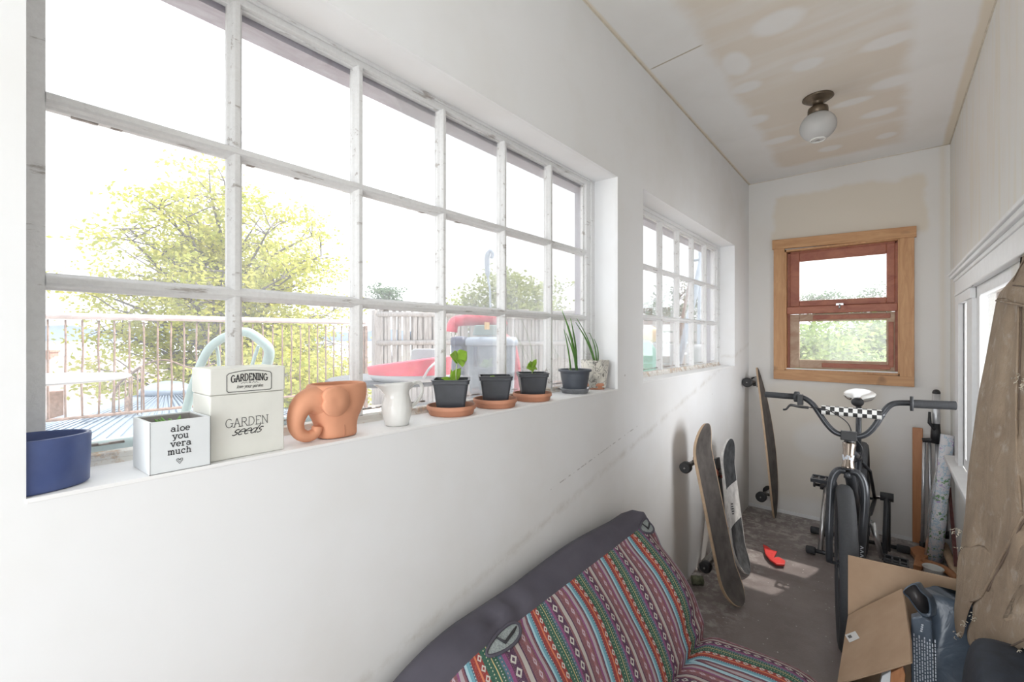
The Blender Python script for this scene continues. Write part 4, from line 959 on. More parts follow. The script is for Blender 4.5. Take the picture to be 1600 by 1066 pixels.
# ------------------------------------------------------------------ bmx bike
bk = thing('bmx_bike', (.66, 2.8, 0), 'black bmx bike with checkered handlebar pad facing the camera', 'bicycle')
BX = .662; WR = .320; FY = 2.275
def bk_x(y): return BX + (y - FY) * .018
def wheel(name, cy_, th_, par):
    cx_ = bk_x(cy_); o0 = V((cx_, cy_, WR)); ca, sa = math.cos(th_), math.sin(th_)
    def pt(r, a, w): return o0 + V((w * ca + r * math.cos(a) * sa * 1, r * math.cos(a) * ca - w * sa, r * math.sin(a)))
    w_ = MB(); n = 96; prof = [(-.0, .030), (.010, .0295), (.019, .025), (.027, .014), (.0295, 0), (.026, -.013), (.018, -.024), (.010, -.028)]
    ringp = [(w, d) for w, d in prof] + [(-w, d) for w, d in prof[::-1] if w > 0]
    vs = []; m = len(ringp)
    for i in range(n):
        a = 2 * PI * i / n
        for j, (w, d) in enumerate(ringp):
            kn = .0012 * (1 if (i + j) % 2 else -1) if d > .005 else 0
            vs.append(pt(WR - .030 + d + kn, a, w))
    w_.add(vs, [(i * m + j, ((i + 1) % n) * m + j, ((i + 1) % n) * m + (j + 1) % m, i * m + (j + 1) % m) for i in range(n) for j in range(m)], True)
    T_ = w_.build(name, M['rubber'], par)
    if True:
        base = worldloc(T_)
        def sub(mbx, nm, mt): mbx.v = [tuple(V(v)) for v in mbx.v]; return mbx.build(nm, mt, T_)
        r_ = MB(); vs = []; q_ = [(-.016, -.028), (.016, -.028), (.014, -.040), (.0, -.046), (-.014, -.040)]
        for i in range(64):
            a = 2 * PI * i / 64
            for w, d in q_: vs.append(pt(WR - .030 + d, a, w))
        r_.add(vs, [(i * 5 + j, ((i + 1) % 64) * 5 + j, ((i + 1) % 64) * 5 + (j + 1) % 5, i * 5 + (j + 1) % 5) for i in range(64) for j in range(5)], True); sub(r_, 'rim', M['blackmetal'])
        h = MB(); h.tube([pt(0, 0, -.052), pt(0, 0, .052)], .007, 10); h.tube([pt(0, 0, -.03), pt(0, 0, .03)], .018, 14); sub(h, 'hub', M['blackmetal'])
        s_ = MB()
        for k in range(32): s_.tube([pt(.017, 2 * PI * k / 32, .024 * (1 if k % 2 else -1)), pt(WR - .072, 2 * PI * (k + (3 if k % 4 < 2 else -3)) / 32, 0)], .0012, 5)
        sub(s_, 'spokes', M['graysteel'])
    return T_, pt
fw, fpt = wheel('front_wheel', FY, -.10, bk)
rw, rpt = wheel('rear_wheel', 3.325, 0, bk)
bx_ = bk_x(2.35)
hb = V((bx_ + .004, 2.335, .700)); ht = V((bx_ + .006, 2.375, .805)); hd = (ht - hb).normalized()
for sg in (-1, 1):
    ax = fpt(0, 0, sg * .054); MB().tube(smooth_path([hb + V((sg * .010, 0, -.005)), hb + V((sg * .034, -.004, -.010)), hb + V((sg * .052, -.012, -.045)), hb + V((sg * .057, -.028, -.11)), ax + V((0, .004, .12)), ax], 5), [.0145] * 5 + [.015] * 16 + [.013] * 5, 14).build('fork_leg', M['blackmetal'], bk)
mb = MB(); mb.tube([hb - hd * .035 + V((0, .0, 0)), hb - hd * .012], .013, 12); mb.tube([hb - hd * .004, hb + hd * .006], .024, 20); mb.build('fork_crown', M['blackmetal'], bk)
mb = MB(); mb.tube([hb, hb + hd * .01, hb + hd * .03, ht - hd * .03, ht - hd * .008, ht], [.024, .024, .020, .020, .024, .024], 24); mb.build('head_tube', M['headtube'], bk)
mb = MB(); zc = (hb + ht) / 2 + V((0, -.0235, -.003)); pl = lambda u, v: zc + V((u, .018 * (u / .024) ** 2 * .6, v))
for P in ([(-.018, .010), (-.015, -.010), (-.008, .004), (-.004, -.008), (-.003, .012)], [(.003, .010), (.005, -.010), (.010, .002), (.014, -.010), (.018, .012)]): ribbon(mb, P, .0045, pl)
mb.build('head_badge', M['print'], bk, thick=.001)
mb = MB(); mb.tube([ht, ht + hd * .03], .018, 16); mb.tube([ht + hd * .032 + V((0, .012, 0)), ht + hd * .036 + V((0, -.045, .002))], [.020, .018], 12)
stc = ht + hd * .036 + V((0, -.045, .004)); mb.box(tuple(stc + V((-.028, -.014, -.019))), tuple(stc + V((.028, .012, .019)))); mb.build('stem', M['black'], bk, bevel=.003)
BY = stc.y
def hbp(x, y, dy=0): p = PY(x, y, BY + dy); return p
bar = [(1240, 620, .022), (1256, 622, .018), (1269, 631, .012), (1278, 643, .008), (1291, 662, .002), (1304, 675, 0), (1318, 680, 0), (1330, 681.5, 0), (1344, 682, 0), (1356, 677, 0), (1368, 664, .002), (1380, 645, .008), (1390, 634, .012), (1402, 630, .018), (1425, 630, .022)]
MB().tube(smooth_path([hbp(*b) for b in bar], 5), .0112, 14).build('handlebar', M['blackmetal'], bk)
MB().tube([hbp(1196, 616.5, .036), hbp(1242, 620, .022)], .0135, 16).build('grip', M['rubber'], bk)
g1 = MB(); a, b = hbp(1424, 631, .022), hbp(1494, 634, .04); NN = 60
g1.tube([a.lerp(b, k / NN) for k in range(NN + 1)], [.0155 + .0016 * (k % 2) for k in range(NN + 1)], 16); g1.build('grip', M['rubber'], bk)
mb = MB(); mb.tube([a + V((-.004, 0, 0)), a + V((.006, 0, 0))], .029, 24); mb.build('grip_flange', M['rubber'], bk)
a, b = hbp(1242, 620, .022), hbp(1248, 620.5, .02); MB().tube([a, b], .024, 24).build('grip_flange', M['rubber'], bk)
mb = MB(); l0 = hbp(1250, 622, .01); mb.box(tuple(l0 + V((-.008, -.02, -.030))), tuple(l0 + V((.012, .012, .016)))); mb.tube(smooth_path([l0 + V((.035, -.02, -.038)), l0 + V((.0, -.026, -.036)), l0 + V((-.03, -.045, -.030)), l0 + V((-.045, -.05, -.048)), l0 + V((-.058, -.05, -.052))], 4), [.006] * 9 + [.0045] * 8, 8); mb.build('brake_lever', M['black'], bk, bevel=.002)
cb = smooth_path([l0 + V((.03, -.02, -.036)), hbp(1290, 640, -.04), hbp(1310, 650, -.05), hbp(1325, 662, -.035), hbp(1333, 680, .06), hbp(1347, 700, .06), hbp(1344, 716, .07), hbp(1336, 722, .09)], 6)
MB().tube(cb, .0022, 6).build('brake_cable', M['black'], bk)
# crossbar pad, box shaped with checker pattern
pa, pb_ = hbp(1284, 640.5, .004), hbp(1378, 648.5, .004); dpad = (pb_ - pa).normalized(); sd = V((0, 1, 0)); upn = dpad.cross(sd).normalized() * -1
MB().tube([pa - dpad * .01, pb_ + dpad * .01], .008, 10).build('crossbar', M['blackmetal'], bk)
mb = MB(); L = (pb_ - pa).length; Rr = .0195; n = 16; NCH = 13; rws = []; uvs = []
for i in range(NCH * 2 + 1):
    for k in range(n + 1):
        t = 2 * PI * k / n; c_, s_ = math.cos(t), math.sin(t); q_ = .7
        rws.append(pa + dpad * (L * i / (NCH * 2)) + sd * (Rr * math.copysign(abs(c_) ** q_, c_)) + upn * (Rr * math.copysign(abs(s_) ** q_, s_))); uvs.append((i / 2 + .01, 6 * k / n + .01))
mb.add(rws, [(i * (n + 1) + k, i * (n + 1) + k + 1, (i + 1) * (n + 1) + k + 1, (i + 1) * (n + 1) + k) for i in range(NCH * 2) for k in range(n)], True, uvs); mb.build('bar_pad', M['checker'], bk)
# frame
BB = V((bk_x(2.96), 2.96, .300)); st = V((bk_x(3.02), 3.03, .640)); ra = V((bk_x(3.325), 3.325, WR))
mb = MB(); mb.tube([ht - hd * .03, st - V((0, 0, .03))], .016, 14); mb.tube([hb + hd * .02, BB], .020, 14); mb.tube([BB, st], .0155, 14); mb.tube([BB - V((.036, 0, 0)), BB + V((.036, 0, 0))], .022, 16)
for sg in (-1, 1): mb.tube([BB + V((sg * .02, .02, 0)), BB + V((sg * .05, .12, .005)), ra + V((sg * .058, 0, 0))], .010, 10); mb.tube([st + V((sg * .012, .01, -.05)), st + V((sg * .045, .12, -.12)), ra + V((sg * .058, 0, 0))], .009, 10)
mb.build('frame', M['blackmetal'], bk)
mb = MB(); mb.tube([st - V((0, 0, .02)), V((st.x, 3.055, .885))], .0127, 12); mb.build('seat_post', M['blackmetal'], bk)
mb = MB(); rws = []
for i in range(21):
    s_ = i / 20; y = 2.93 + .24 * s_; hw_ = .018 + .055 * (1 / (1 + math.exp(-(s_ - .42) * 11))); hw_ *= math.sqrt(max(.02, 1 - max(0, (s_ - .85) / .16) ** 2)); hh3 = .015 + .010 * s_
    if i == 0: hw_ *= .5
    zc_ = .925 + .022 * s_; rws.append([V((st.x + hw_ * math.copysign(abs(math.cos(t)) ** .8, math.cos(t)), y, zc_ + (hh3 if math.sin(t) > 0 else hh3 * 1.5) * math.copysign(abs(math.sin(t)) ** .9, math.sin(t)))) for t in [2 * PI * k / 28 for k in range(28)]])
mb.loft(rws); seat = mb.build('seat', M['chrome'], bk)
rws = [[p + V((0, 0, .0015)) for p in r[0:15]] for r in rws[2:20]]; MB().grid([[p for p in r] for r in rws]).build('seat_top', M['whiteceramic'], bk)
MB().sphere((st.x, 2.932, .920), .025, 16, (1.1, .8, .95)).build('seat_nose', M['black'], bk)
crR, crL = V((.828, 2.96, .125)), V((.520, 2.96, .478))
for p, sg in ((crR, 1), (crL, -1)):
    a = V((BB.x + sg * .06, 2.96, .300)); b = V((p.x - sg * .055, 2.96, p.z)); m_ = MB(); m_.tube([BB, a], .010, 10); m_.tube([a, b], [.014, .011], 10, sq=.7); m_.build('crank_arm', M['graysteel' if sg > 0 else 'blackmetal'], bk)
    m_ = MB(); c_ = p; m_.tube([b, c_ + V((sg * .045, 0, 0))], .008, 10)
    for yy in (-.045, .045): m_.box(tuple(c_ + V((-.048, yy - .006, -.010))), tuple(c_ + V((.048, yy + .006, .010))))
    for xx in (-.045, -.015, .015, .045): m_.box(tuple(c_ + V((xx - .004, -.042, -.007))), tuple(c_ + V((xx + .004, .042, .007))))
    m_.build('pedal', M['blackmetal'], bk, bevel=.0015)
mb = MB(); mb.lathe([(.03, -.003), (.072, -.003), (.075, 0), (.072, .003), (.03, .003)], (BB.x + .048, 2.96, .3), 40, Matrix.Rotation(PI / 2, 4, 'Y'), closed=True); mb.build('chainring', M['blackmetal'], bk)
mb = MB()
for i in range(4): pl = lambda u, v: fpt(0, 0, .054) + V((u, -.018, v)); ribbon(mb, [(-.004, .04 + i * .016), (.005, .046 + i * .016), (-.004, .05 + i * .016)], .003, pl)
mb.build('fork_lettering', M['print'], bk, thick=.001)

# ------------------------------------------------------------------ trainer stand
ts = thing('bike_trainer_stand', (.65, 3.3, 0), 'black folding bike trainer stand holding the rear wheel', 'bike stand')
for (a, b, n_) in (((.452, 3.095, .022), (.60, 3.11, .022), 1), ((.438, 3.43, .022), (.862, 3.455, .022), 2)):
    MB().tube([a, b], .012, 14).build('base_tube', M['blackmetal'], ts)
    MB().tube([V(a) - V((.022, 0, 0)), V(a) - V((.018, 0, 0)), V(a) + V((.022, 0, 0)), V(a) + V((.026, 0, 0))], [.017, .021, .021, .016], 16).build('foot_cap', M['rubber'], ts)
    if n_ == 2: MB().tube([V(b) - V((.026, 0, 0)), V(b) - V((.022, 0, 0)), V(b) + V((.030, 0, 0)), V(b) + V((.034, 0, 0))], [.017, .021, .021, .016], 16).build('foot_cap', M['rubber'], ts)
for sg, x, xa in ((-1, .508, .508), (1, .792, .792)):
    top = V((x, 3.325, .345))
    MB().tube([top + V((0, -.01, 0)), V((x - .01, 3.10 if sg < 0 else 3.20, .03))], .013, 14).build('upright_tube', M['graysteel' if sg < 0 else 'blackmetal'], ts)
    MB().box((x - .013, 3.33, .03), (x + .017, 3.355, .345), Matrix.Translation((0, 0, 0))).build('upright_plate', M['black'], ts, bevel=.004)
    MB().tube([top + V((-.030, 0, 0)), top + V((.030, 0, 0))], .024, 20).build('clamp_barrel', M['black'], ts)
    inner = V((bk_x(3.325) + sg * .062, 3.325, WR)); MB().tube([top, inner + V((0, 0, .01))], .009, 12).build('axle_rod', M['chrome'], ts)
    if sg < 0: MB().tube([top + V((-.030, 0, 0)), top + V((-.055, 0, 0)), top + V((-.056, 0, 0)), top + V((-.066, 0, 0))], [.009, .009, .017, .016], 16).build('adjuster_knob', M['black'], ts)

# ------------------------------------------------------------------ things in the far right corner
YB = 3.60
ws = thing('wooden_stand', (.925, YB, 0), 'orange-brown wooden post on a splayed wooden foot in the far right corner', 'stand')
pb0 = PY(1434, 848, YB); pt0 = PY(1436.5, 669, YB)
MB().box((pb0.x - .024, YB - .014, .03), (pb0.x + .022, YB + .012, pt0.z)).build('post', M['orangewood'], ws, bevel=.003)
fz = [PZ(1434, 852, .035), PZ(1450, 858, .035), PZ(1462, 862, .035), PZ(1446, 872, .035), PZ(1440, 885, .035), PZ(1427, 882, .035), PZ(1430, 868, .035), PZ(1421, 856, .035)]
MB().prism([V((p.x, p.y, .005)) for p in fz], (0, 0, .03)).build('foot', M['orangewood'], ws, bevel=.004)
c1 = smooth_path([PZ(1443, 878, .03), PZ(1462, 884, .04), PZ(1480, 892, .035), PZ(1497, 908, .02)], 4)
MB().tube([V((p.x, p.y, max(p.z, .022))) for p in c1], .020, 12, sq=.9).build('curved_foot', M['orangewood'], ws)
tp_ = thing('tripod', (1.0, 3.55, 0), 'folded aluminium tripod standing behind the gift wrap roll', 'tripod')
TY = 3.57; hub = PY(1462, 690, TY)
MB().tube([hub, PY(1463, 615, TY)], .0175, 16).build('mast', M['alu'], tp_); MB().sphere(tuple(PY(1463, 614, TY)), .0185, 16, (1, 1, 1.1)).build('end_cap', M['black'], tp_)
mb = MB(); mb.tube([hub + V((0, 0, -.01)), hub + V((0, 0, .05)), PY(1462, 662, TY)], [.024, .022, .019], 14); k_ = PY(1452, 655, TY); mb.tube([hub + V((-.005, -.02, .07)), k_ + V((0, -.02, -.02)), k_ + V((0, -.02, .045))], [.006, .009, .006], 8); mb.build('clamp', M['black'], tp_)
mb = MB(); mb.tube([PY(1441, 688, TY), PY(1482, 688, TY)], .0135, 10); mb.build('collar', M['black'], tp_)
for (xa, xb, yb_, dy) in ((1444, 1441, 855, 0), (1452, 1455, 858, .015), (1464, 1463, 850, 0), (1480, 1478, 838, .03)):
    a, b = PY(xa, 690, TY + dy), PY(xb, yb_, TY + dy); b.z = max(b.z, .015); l = MB().tube([a, b], .0085, 12).build('leg', M['alu'], tp_)
    MB().tube([b + V((0, 0, -.012)), b + V((0, 0, .03))], .013, 10).build('foot_tip', M['black'], l)
r1_, r0_ = PY(1481, 680, 3.50), PY(1459, 866, 3.42)
r0_.z = .012; gw = thing('gift_wrap_roll', r0_, 'roll of pale floral gift wrap in clear film standing in the right corner', 'gift wrap')
MB().tube([r0_, r0_.lerp(r1_, .35), r0_.lerp(r1_, .36), r1_], [.036, .034, .032, .030], 24).build('paper_roll', M['wrap'], gw)
mb = MB(); mb.tube([r0_ + V((-.028, -.01, .02)), r0_.lerp(r1_, .5) + V((-.032, -.012, 0)), r0_.lerp(r1_, .85) + V((-.02, -.01, 0))], [.012, .015, .006], 10, sq=.5); mb.build('film_edge', M['clear'], gw)
mr0, mr1 = PZ(1500, 905, .01), PY(1486, 762, 3.64); o = MB().prism([PZ(1492, 905, .01), PZ(1512, 905, .01), PY(1492, 762, 3.66), PY(1481, 762, 3.66)], (0, .02, 0)).build('maroon_board', M['maroon'], bevel=.002); setp(o, 'dark maroon board leaning in the right corner behind the jacket', 'board')
o = MB().prism([PY(1470, 862, 3.665), PY(1489, 862, 3.665), PY(1487, 700, 3.665), PY(1478, 700, 3.665)], (0, .012, 0)).build('white_panel', M['paper']); o.name = 'foam_sheet'; setp(o, 'narrow white sheet standing against the end wall behind the wrap roll', 'sheet')
a, b = PZ(1497, 905, .02), PY(1475, 852, 3.50); o = MB().tube([a, b], .019, 16).build('wooden_dowel', M['maple']); setp(o, 'thick light wooden dowel leaning low in front of the maroon board', 'dowel')
cc = PZ(1458, 886, .078); o = MB().lathe([(.002, 0), (.030, 0), (.040, .072), (.043, .075), (.041, .078), (.036, .072), (.028, .004), (.002, .004)], (cc.x, cc.y, 0), 32).build("plastic_tub", M["whiteceramic"]); setp(o, 'small tub with white rim on the floor behind the cardboard box', 'tub')
mb = MB(); mb.add([tuple(PZ(x, y, .012)) for x, y in ((1192, 853), (1199, 856), (1206, 862), (1214.5, 864), (1209, 874), (1217, 873), (1227, 879), (1226, 885), (1213, 884), (1203, 877), (1196, 868))], [tuple(range(11))])
o = mb.build('red_plastic_piece', M['red'], thick=.010, bevel=.002); setp(o, 'broken bright red plastic piece on the floor left of the bike', 'plastic piece')

# ------------------------------------------------------------------ cardboard box with bags
cb_ = thing('cardboard_box', (.85, 1.8, 0), 'open cardboard box with flaps up in front of the bike', 'box')
hx0 = PY(1325, 960, 2.02); hx1 = PY(1309, 1066, 1.62)
zt_ = .250; bx0, bx1, by0, by1 = .700, 1.050, 1.50, 1.925
mb = MB(); t = .004
mb.box((bx0, by0, .0), (bx0 + t, by1, zt_)); mb.box((bx1 - t, by0, 0), (bx1, by1, zt_)); mb.box((bx0, by1 - t, 0), (bx1, by1, zt_)); mb.box((bx0, by0, 0), (bx1, by0 + t, zt_)); mb.box((bx0, by0, 0), (bx1, by1, t)); mb.build('box_body', M['card'], cb_)
MB().prism([PY(1325, 975, 1.925), PY(1512, 1009, 1.925), PY(1510, 909, 1.935), PY(1325, 868, 1.935)], (0, .0045, 0)).build('back_flap', M['card'], cb_)
f0, f1, f2 = PY(1326, 962, 1.915), PY(1308, 1068, 1.62), PY(1409, 920, 1.86)
nrm = (f1 - f0).cross(f2 - f0).normalized(); nrm = nrm if nrm.dot(CAM - f0) > 0 else -nrm
def onflap(x, y, o=.0012):
    d = ray(x, y); t = (f0 - CAM).dot(nrm) / d.dot(nrm); return CAM + d * t + nrm * o
fl = [onflap(x, y, 0) for x, y in ((1325, 962), (1345, 951), (1409, 920), (1414, 945), (1422, 1000), (1423, 1034), (1375, 1049), (1308, 1068))]
MB().prism(fl, nrm * -.0045).build('left_flap', M['card'], cb_)
MB().add([onflap(1321, 993), onflap(1337, 987), onflap(1344, 998), onflap(1328, 1005)], [(0, 1, 2, 3)]).build('sticker', M['paper'], cb_, thick=.0005)
mb = MB(); mb.add([onflap(1325, 995, .0022), onflap(1330, 993, .0022), onflap(1333, 997, .0022), onflap(1328, 999, .0022)], [(0, 1, 2, 3)])
mb.build('sticker_mark', M['grayink'], cb_)
# slate plastic bag standing in the box
bgc = V((.940, 1.79, .006)); bag = thing('plastic_bag', bgc, 'slate blue plastic bag with torn open spout inside the cardboard box', 'bag')
NB = 72; rws = []
for i in range(26):
    s_ = i / 25; z = .006 + .50 * s_ + 0; hw_ = .092 * (1 - .10 * s_ ** 3) - (0.008 * math.sin(s_ * 17)); hd_ = .085 * (1 - .62 * s_ ** 2.2) + .004
    r = []
    for k in range(NB):
        t = 2 * PI * k / NB; c_, s2 = math.cos(t), math.sin(t); wr_ = 1 + .05 * math.sin(5 * t + s_ * 6) * s_ + .035 * math.sin(9 * t - s_ * 9)
        x = hw_ * math.copysign(abs(c_) ** .6, c_) * wr_; y = hd_ * math.copysign(abs(s2) ** .7, s2) * wr_
        zz_ = z - (.07 * max(0, c_) * s_ ** 3) - .03 * abs(c_) ** 3 * s_ ** 4
        r.append(bgc + V((x + .012 * s_, y + .02 * s_, zz_ - .006)))
    rws.append(r)
inn_ = [[bgc + V((.012, .02, .0)) + (p - bgc - V((.012, .02, 0))) * .9 + V((0, 0, -.03 * q_)) for p in rws[-1]] for q_ in (0, 1, 3)]
MB().loft(rws).build('bag_body', M['bag'], bag)
# the spout: an open folded sleeve at the upper left
ct = PY(1433, 930, 1.72); cbm = PY(1447, 975, 1.70); ax = (cbm - ct); 
ol = [(1411, 926), (1422, 916), (1431, 915), (1438, 925), (1451, 938), (1453, 962), (1440, 962), (1428, 948), (1420, 936)]
pts = smooth_path([PY(x, y, 1.685 + .0006 * (x - 1411)) for x, y in ol], 4, True); c0 = sum(pts, V()) / len(pts)
mb = MB(); mb.loft([[p + (p - c0) * .10 + V((.012, .045, -.01)) for p in pts], [p + (p - c0) * .07 + V((.002, .008, 0)) for p in pts], pts, [c0 + (p - c0) * .90 + V((0, .012, 0)) for p in pts]], cap=False); mb.build('spout', M['bag'], bag)
mb = MB(); mb.loft([[c0 + (p - c0) * .92 + V((0, .010, 0)) for p in pts], [c0 + (p - c0) * .5 + V((0, .03, 0)) for p in pts], [c0 + (p - c0) * .05 + V((0, .035, 0)) for p in pts]]); mb.build('spout_inside', M['bagin'], bag)
mb = MB(); random.seed(5)
def bagface(px, py):
    d = ray(px, py); t = (1.70 - .0) / d.y; return CAM + d * t
# rows of small print running down the front panel
for col_ in range(9):
    x = 1428 + col_ * 4.1; y = 990 + col_ * 1.5 if col_ < 7 else 1000; y += 6 * (col_ % 2)
    while y < 1064:
        L_ = random.uniform(2.0, 6.0); p0 = PY(x + (y - 990) * .02, y, 1.692); p1 = PY(x + (y + L_ - 990) * .02, y + L_, 1.692)
        mb.add([p0 + V((-.0012, 0, 0)), p0 + V((.0012, 0, 0)), p1 + V((.0012, 0, 0)), p1 + V((-.0012, 0, 0))], [(0, 1, 2, 3)]); y += L_ + random.uniform(1., 2.4)
for k in range(4): p0 = PY(1441 - k * .6, 976 + k * 3.2, 1.692); mb.add([p0 + V(q_) for q_ in ((-.002, 0, 0), (.0025, 0, .001), (.0025, 0, -.003), (-.002, 0, -.003))], [(0, 1, 2, 3)])
fp = [PY(1424, 966, 1.698), PY(1440, 963, 1.698), PY(1456, 972, 1.698), PY(1462, 1075, 1.698), PY(1424, 1075, 1.698)]
MB().prism(fp, (0, .03, 0)).build('front_panel', M['bag'], bag, bevel=.004)
mb.build('small_print', M['print'], bag, thick=.0004)
# wooden pieces / books at the box mouth
for (poly, Yp, mt, nm, lb, ct_) in (([(1378, 1057), (1397, 1046), (1397, 1090), (1370, 1090)], 1.60, 'whitebox', 'folded_paper', 'pale folded paper at the front edge of the cardboard box', 'paper'), ([(1392, 1052), (1411, 1042), (1415, 1056), (1412, 1090), (1390, 1090)], 1.58, 'orangewood', 'wooden_block', 'small orange wooden block at the front edge of the cardboard box', 'block')):
    o = MB().prism([PY(x, y, Yp) for x, y in poly], (0, .03, 0)).build(nm, M[mt], bevel=.002); setp(o, lb, ct_)
# dark navy duffel at the right edge under the jacket
nb = V((.99, 1.30, .0)); dn = thing('fabric_bag', nb, 'dark navy fabric bag standing on the floor under the jacket hem', 'bag')
rws = []
for i in range(21):
    s_ = i / 20; z = .004 + .60 * math.sin(s_ * PI / 2); k = max(.05, (1 - s_ ** 5)) ** .5; rws.append([V((.990 + .075 * k * math.copysign(abs(math.cos(t)) ** .6, math.cos(t)) * (1 + .03 * math.sin(4 * t + s_ * 7)), 1.315 + .155 * k * math.copysign(abs(math.sin(t)) ** .6, math.sin(t)), z)) for t in [2 * PI * q_ / 40 for q_ in range(40)]])
MB().loft(rws).build('bag_body', M['navy'], dn)
MB().tube(smooth_path([PY(1510, 1040, 1.40), PY(1514, 1050, 1.385), PY(1520, 1062, 1.38), PY(1512, 1080, 1.38)], 4), .0025, 6).build('zip_cord', M['print'], dn)

# ------------------------------------------------------------------ the jacket
jk = thing('work_jacket', (1.0, 1.6, .5), 'faded brown canvas work jacket with frayed hem hanging at the right', 'jacket')
# silhouette (left edge) as photo pixels with their distance along Y; right side runs out of frame
SIL = [(300, 1640, 1.70), (360, 1622, 1.72), (405, 1600, 1.74), (430, 1586, 1.76), (455, 1564, 1.78), (468, 1557, 1.80), (500, 1551, 1.80), (560, 1540, 1.80), (620, 1528, 1.80), (680, 1520, 1.80), (740, 1512, 1.79), (800, 1508, 1.78), (840, 1503, 1.77), (880, 1498, 1.76), (930, 1493, 1.74), (965, 1491, 1.72), (985, 1492, 1.70), (1002, 1497, 1.69)]
def sil(y):
    for (a, b) in zip(SIL, SIL[1:]):
        if a[0] <= y <= b[0]:
            t = (y - a[0]) / (b[0] - a[0]); return a[1] + (b[1] - a[1]) * t, a[2] + (b[2] - a[2]) * t
    return (SIL[0][1:] if y < SIL[0][0] else SIL[-1][1:])
def jsurf(y, f, off=0):
    """front surface point at picture row y, fraction f from the left edge (0) to beyond the frame (1)"""
    xl, Yl = sil(y); x = xl + (1690 - xl) * f
    Y_ = Yl - .52 * f ** .8 + .05 * math.exp(-f * 22)
    Y_ += .012 * math.sin(f * 15 + y * .006) * (1 - math.exp(-f * 8)) + .007 * math.sin(f * 33 - y * .012) + .006 * math.sin(y * .045 + f * 9) * (1 if y > 600 else .4)
    return PY(x, y, Y_ - off)
def panel(ya, yb, fa, fb, name, off=0, edge=None, nr=40, nc=36, mt='canvas', hem=None, lump=0):
    front = []; bk_ = []
    for i in range(nr + 1):
        y = ya + (yb - ya) * i / nr; r = []
        for j in range(nc + 1):
            f = fa + (fb - fa) * (j / nc)
            yy = y
            if hem and i == nr: yy = y
            if hem: yy = ya + (hem(f) - ya) * i / nr
            p = jsurf(yy, f, off); r.append(p)
        front.append(r); bk_.append([p + (p - CAM).normalized() * (.05 + .05 * math.sin(PI * min(1, j / nc * 1.5))) if 0 < j else p + V((.004, .02, 0)) for j, p in enumerate(r)])
    for q_ in front + bk_:
        for p in q_: p.x = min(p.x, 1.068)
    m_ = MB(); nc1 = nc + 1; m_.grid(front); m_.grid(bk_)
    N = (nr + 1) * nc1
    for i in range(nr): m_.f.append((i * nc1, (i + 1) * nc1, N + (i + 1) * nc1, N + i * nc1)); m_.sm.append(True); k = i * nc1 + nc; m_.f.append((k + nc1, k, N + k, N + k + nc1)); m_.sm.append(True)
    for j in range(nc): m_.f.append((j + 1, j, N + j, N + j + 1)); m_.sm.append(True); k = nr * nc1 + j; m_.f.append((k, k + 1, N + k + 1, N + k)); m_.sm.append(True)
    return m_.build(name, M[mt], jk), front
# lower body: left strip hangs free down to ~1000, then the tear, then the main panel to the hem
def hemL(f): return 1000 + 300 * (f - .0) if f < .03 else 1004 - 260 * (f - .03) 
def seamx(y): return 1597 - (y - 812) * (67 / 123)          # diagonal seam from (1597,812) to (1530,935)
panel(462, 975, 0, 1, 'body_panel', hem=lambda f: 930 + 0 * f)
# lower left tongue
def poly_panel(pts, Yf, name, mt='canvas', depth=.03, wob=.006, nsub=14):
    """closed pillow-like cloth piece from an outline given as picture pixels"""
    P = smooth_path([V((x, y, 0)) for x, y in pts], 3, True); c_ = sum(P, V()) / len(P); rings = []
    for k, q_ in enumerate((1, .94, .8, .6, .4, .2, .02)):
        r = []
        for p in P:
            w = c_ + (p - c_) * q_; y_ = Yf(w.x, w.y) - .006 * (1 - q_) ** .5 + wob * math.sin(w.x * .11 + w.y * .05) * (1 - q_); r.append(PY(w.x, w.y, y_))
        rings.append(r)
    bkr = [p + V((.002, depth, 0)) for p in rings[0]]
    for q_ in rings + [bkr]:
        for p in q_: p.x = min(p.x, 1.066)
    m_ = MB(); m_.loft([bkr] + rings); return m_.build(name, M[mt], jk)
YJ = lambda x, y: sil(y)[1] - .52 * max(0, (x - sil(y)[0]) / (1690 - sil(y)[0])) ** .8
poly_panel([(1498, 870), (1494, 930), (1491, 960), (1493, 985), (1500, 998), (1506, 990), (1509, 972), (1518, 945), (1530, 932), (1545, 915), (1560, 880), (1540, 860), (1515, 858)], lambda x, y: YJ(x, y) - .004, 'torn_side')
poly_panel([(1530, 936), (1521, 950), (1520, 975), (1513, 990), (1512, 1002), (1520, 1014), (1540, 1020), (1555, 1026), (1567, 1034), (1575, 1026), (1600, 1012), (1650, 1005), (1690, 1000), (1690, 860), (1620, 850), (1580, 865), (1550, 905)], lambda x, y: YJ(x, min(y, 1000)) - .007, 'lower_panel')
# shoulder flap above with its own hem
_, fr_ = panel(330, 466, 0, 1, 'shoulder_flap', off=.012, hem=lambda f: 468 + 28 * f - 10 * math.sin(f * 14) * .5)
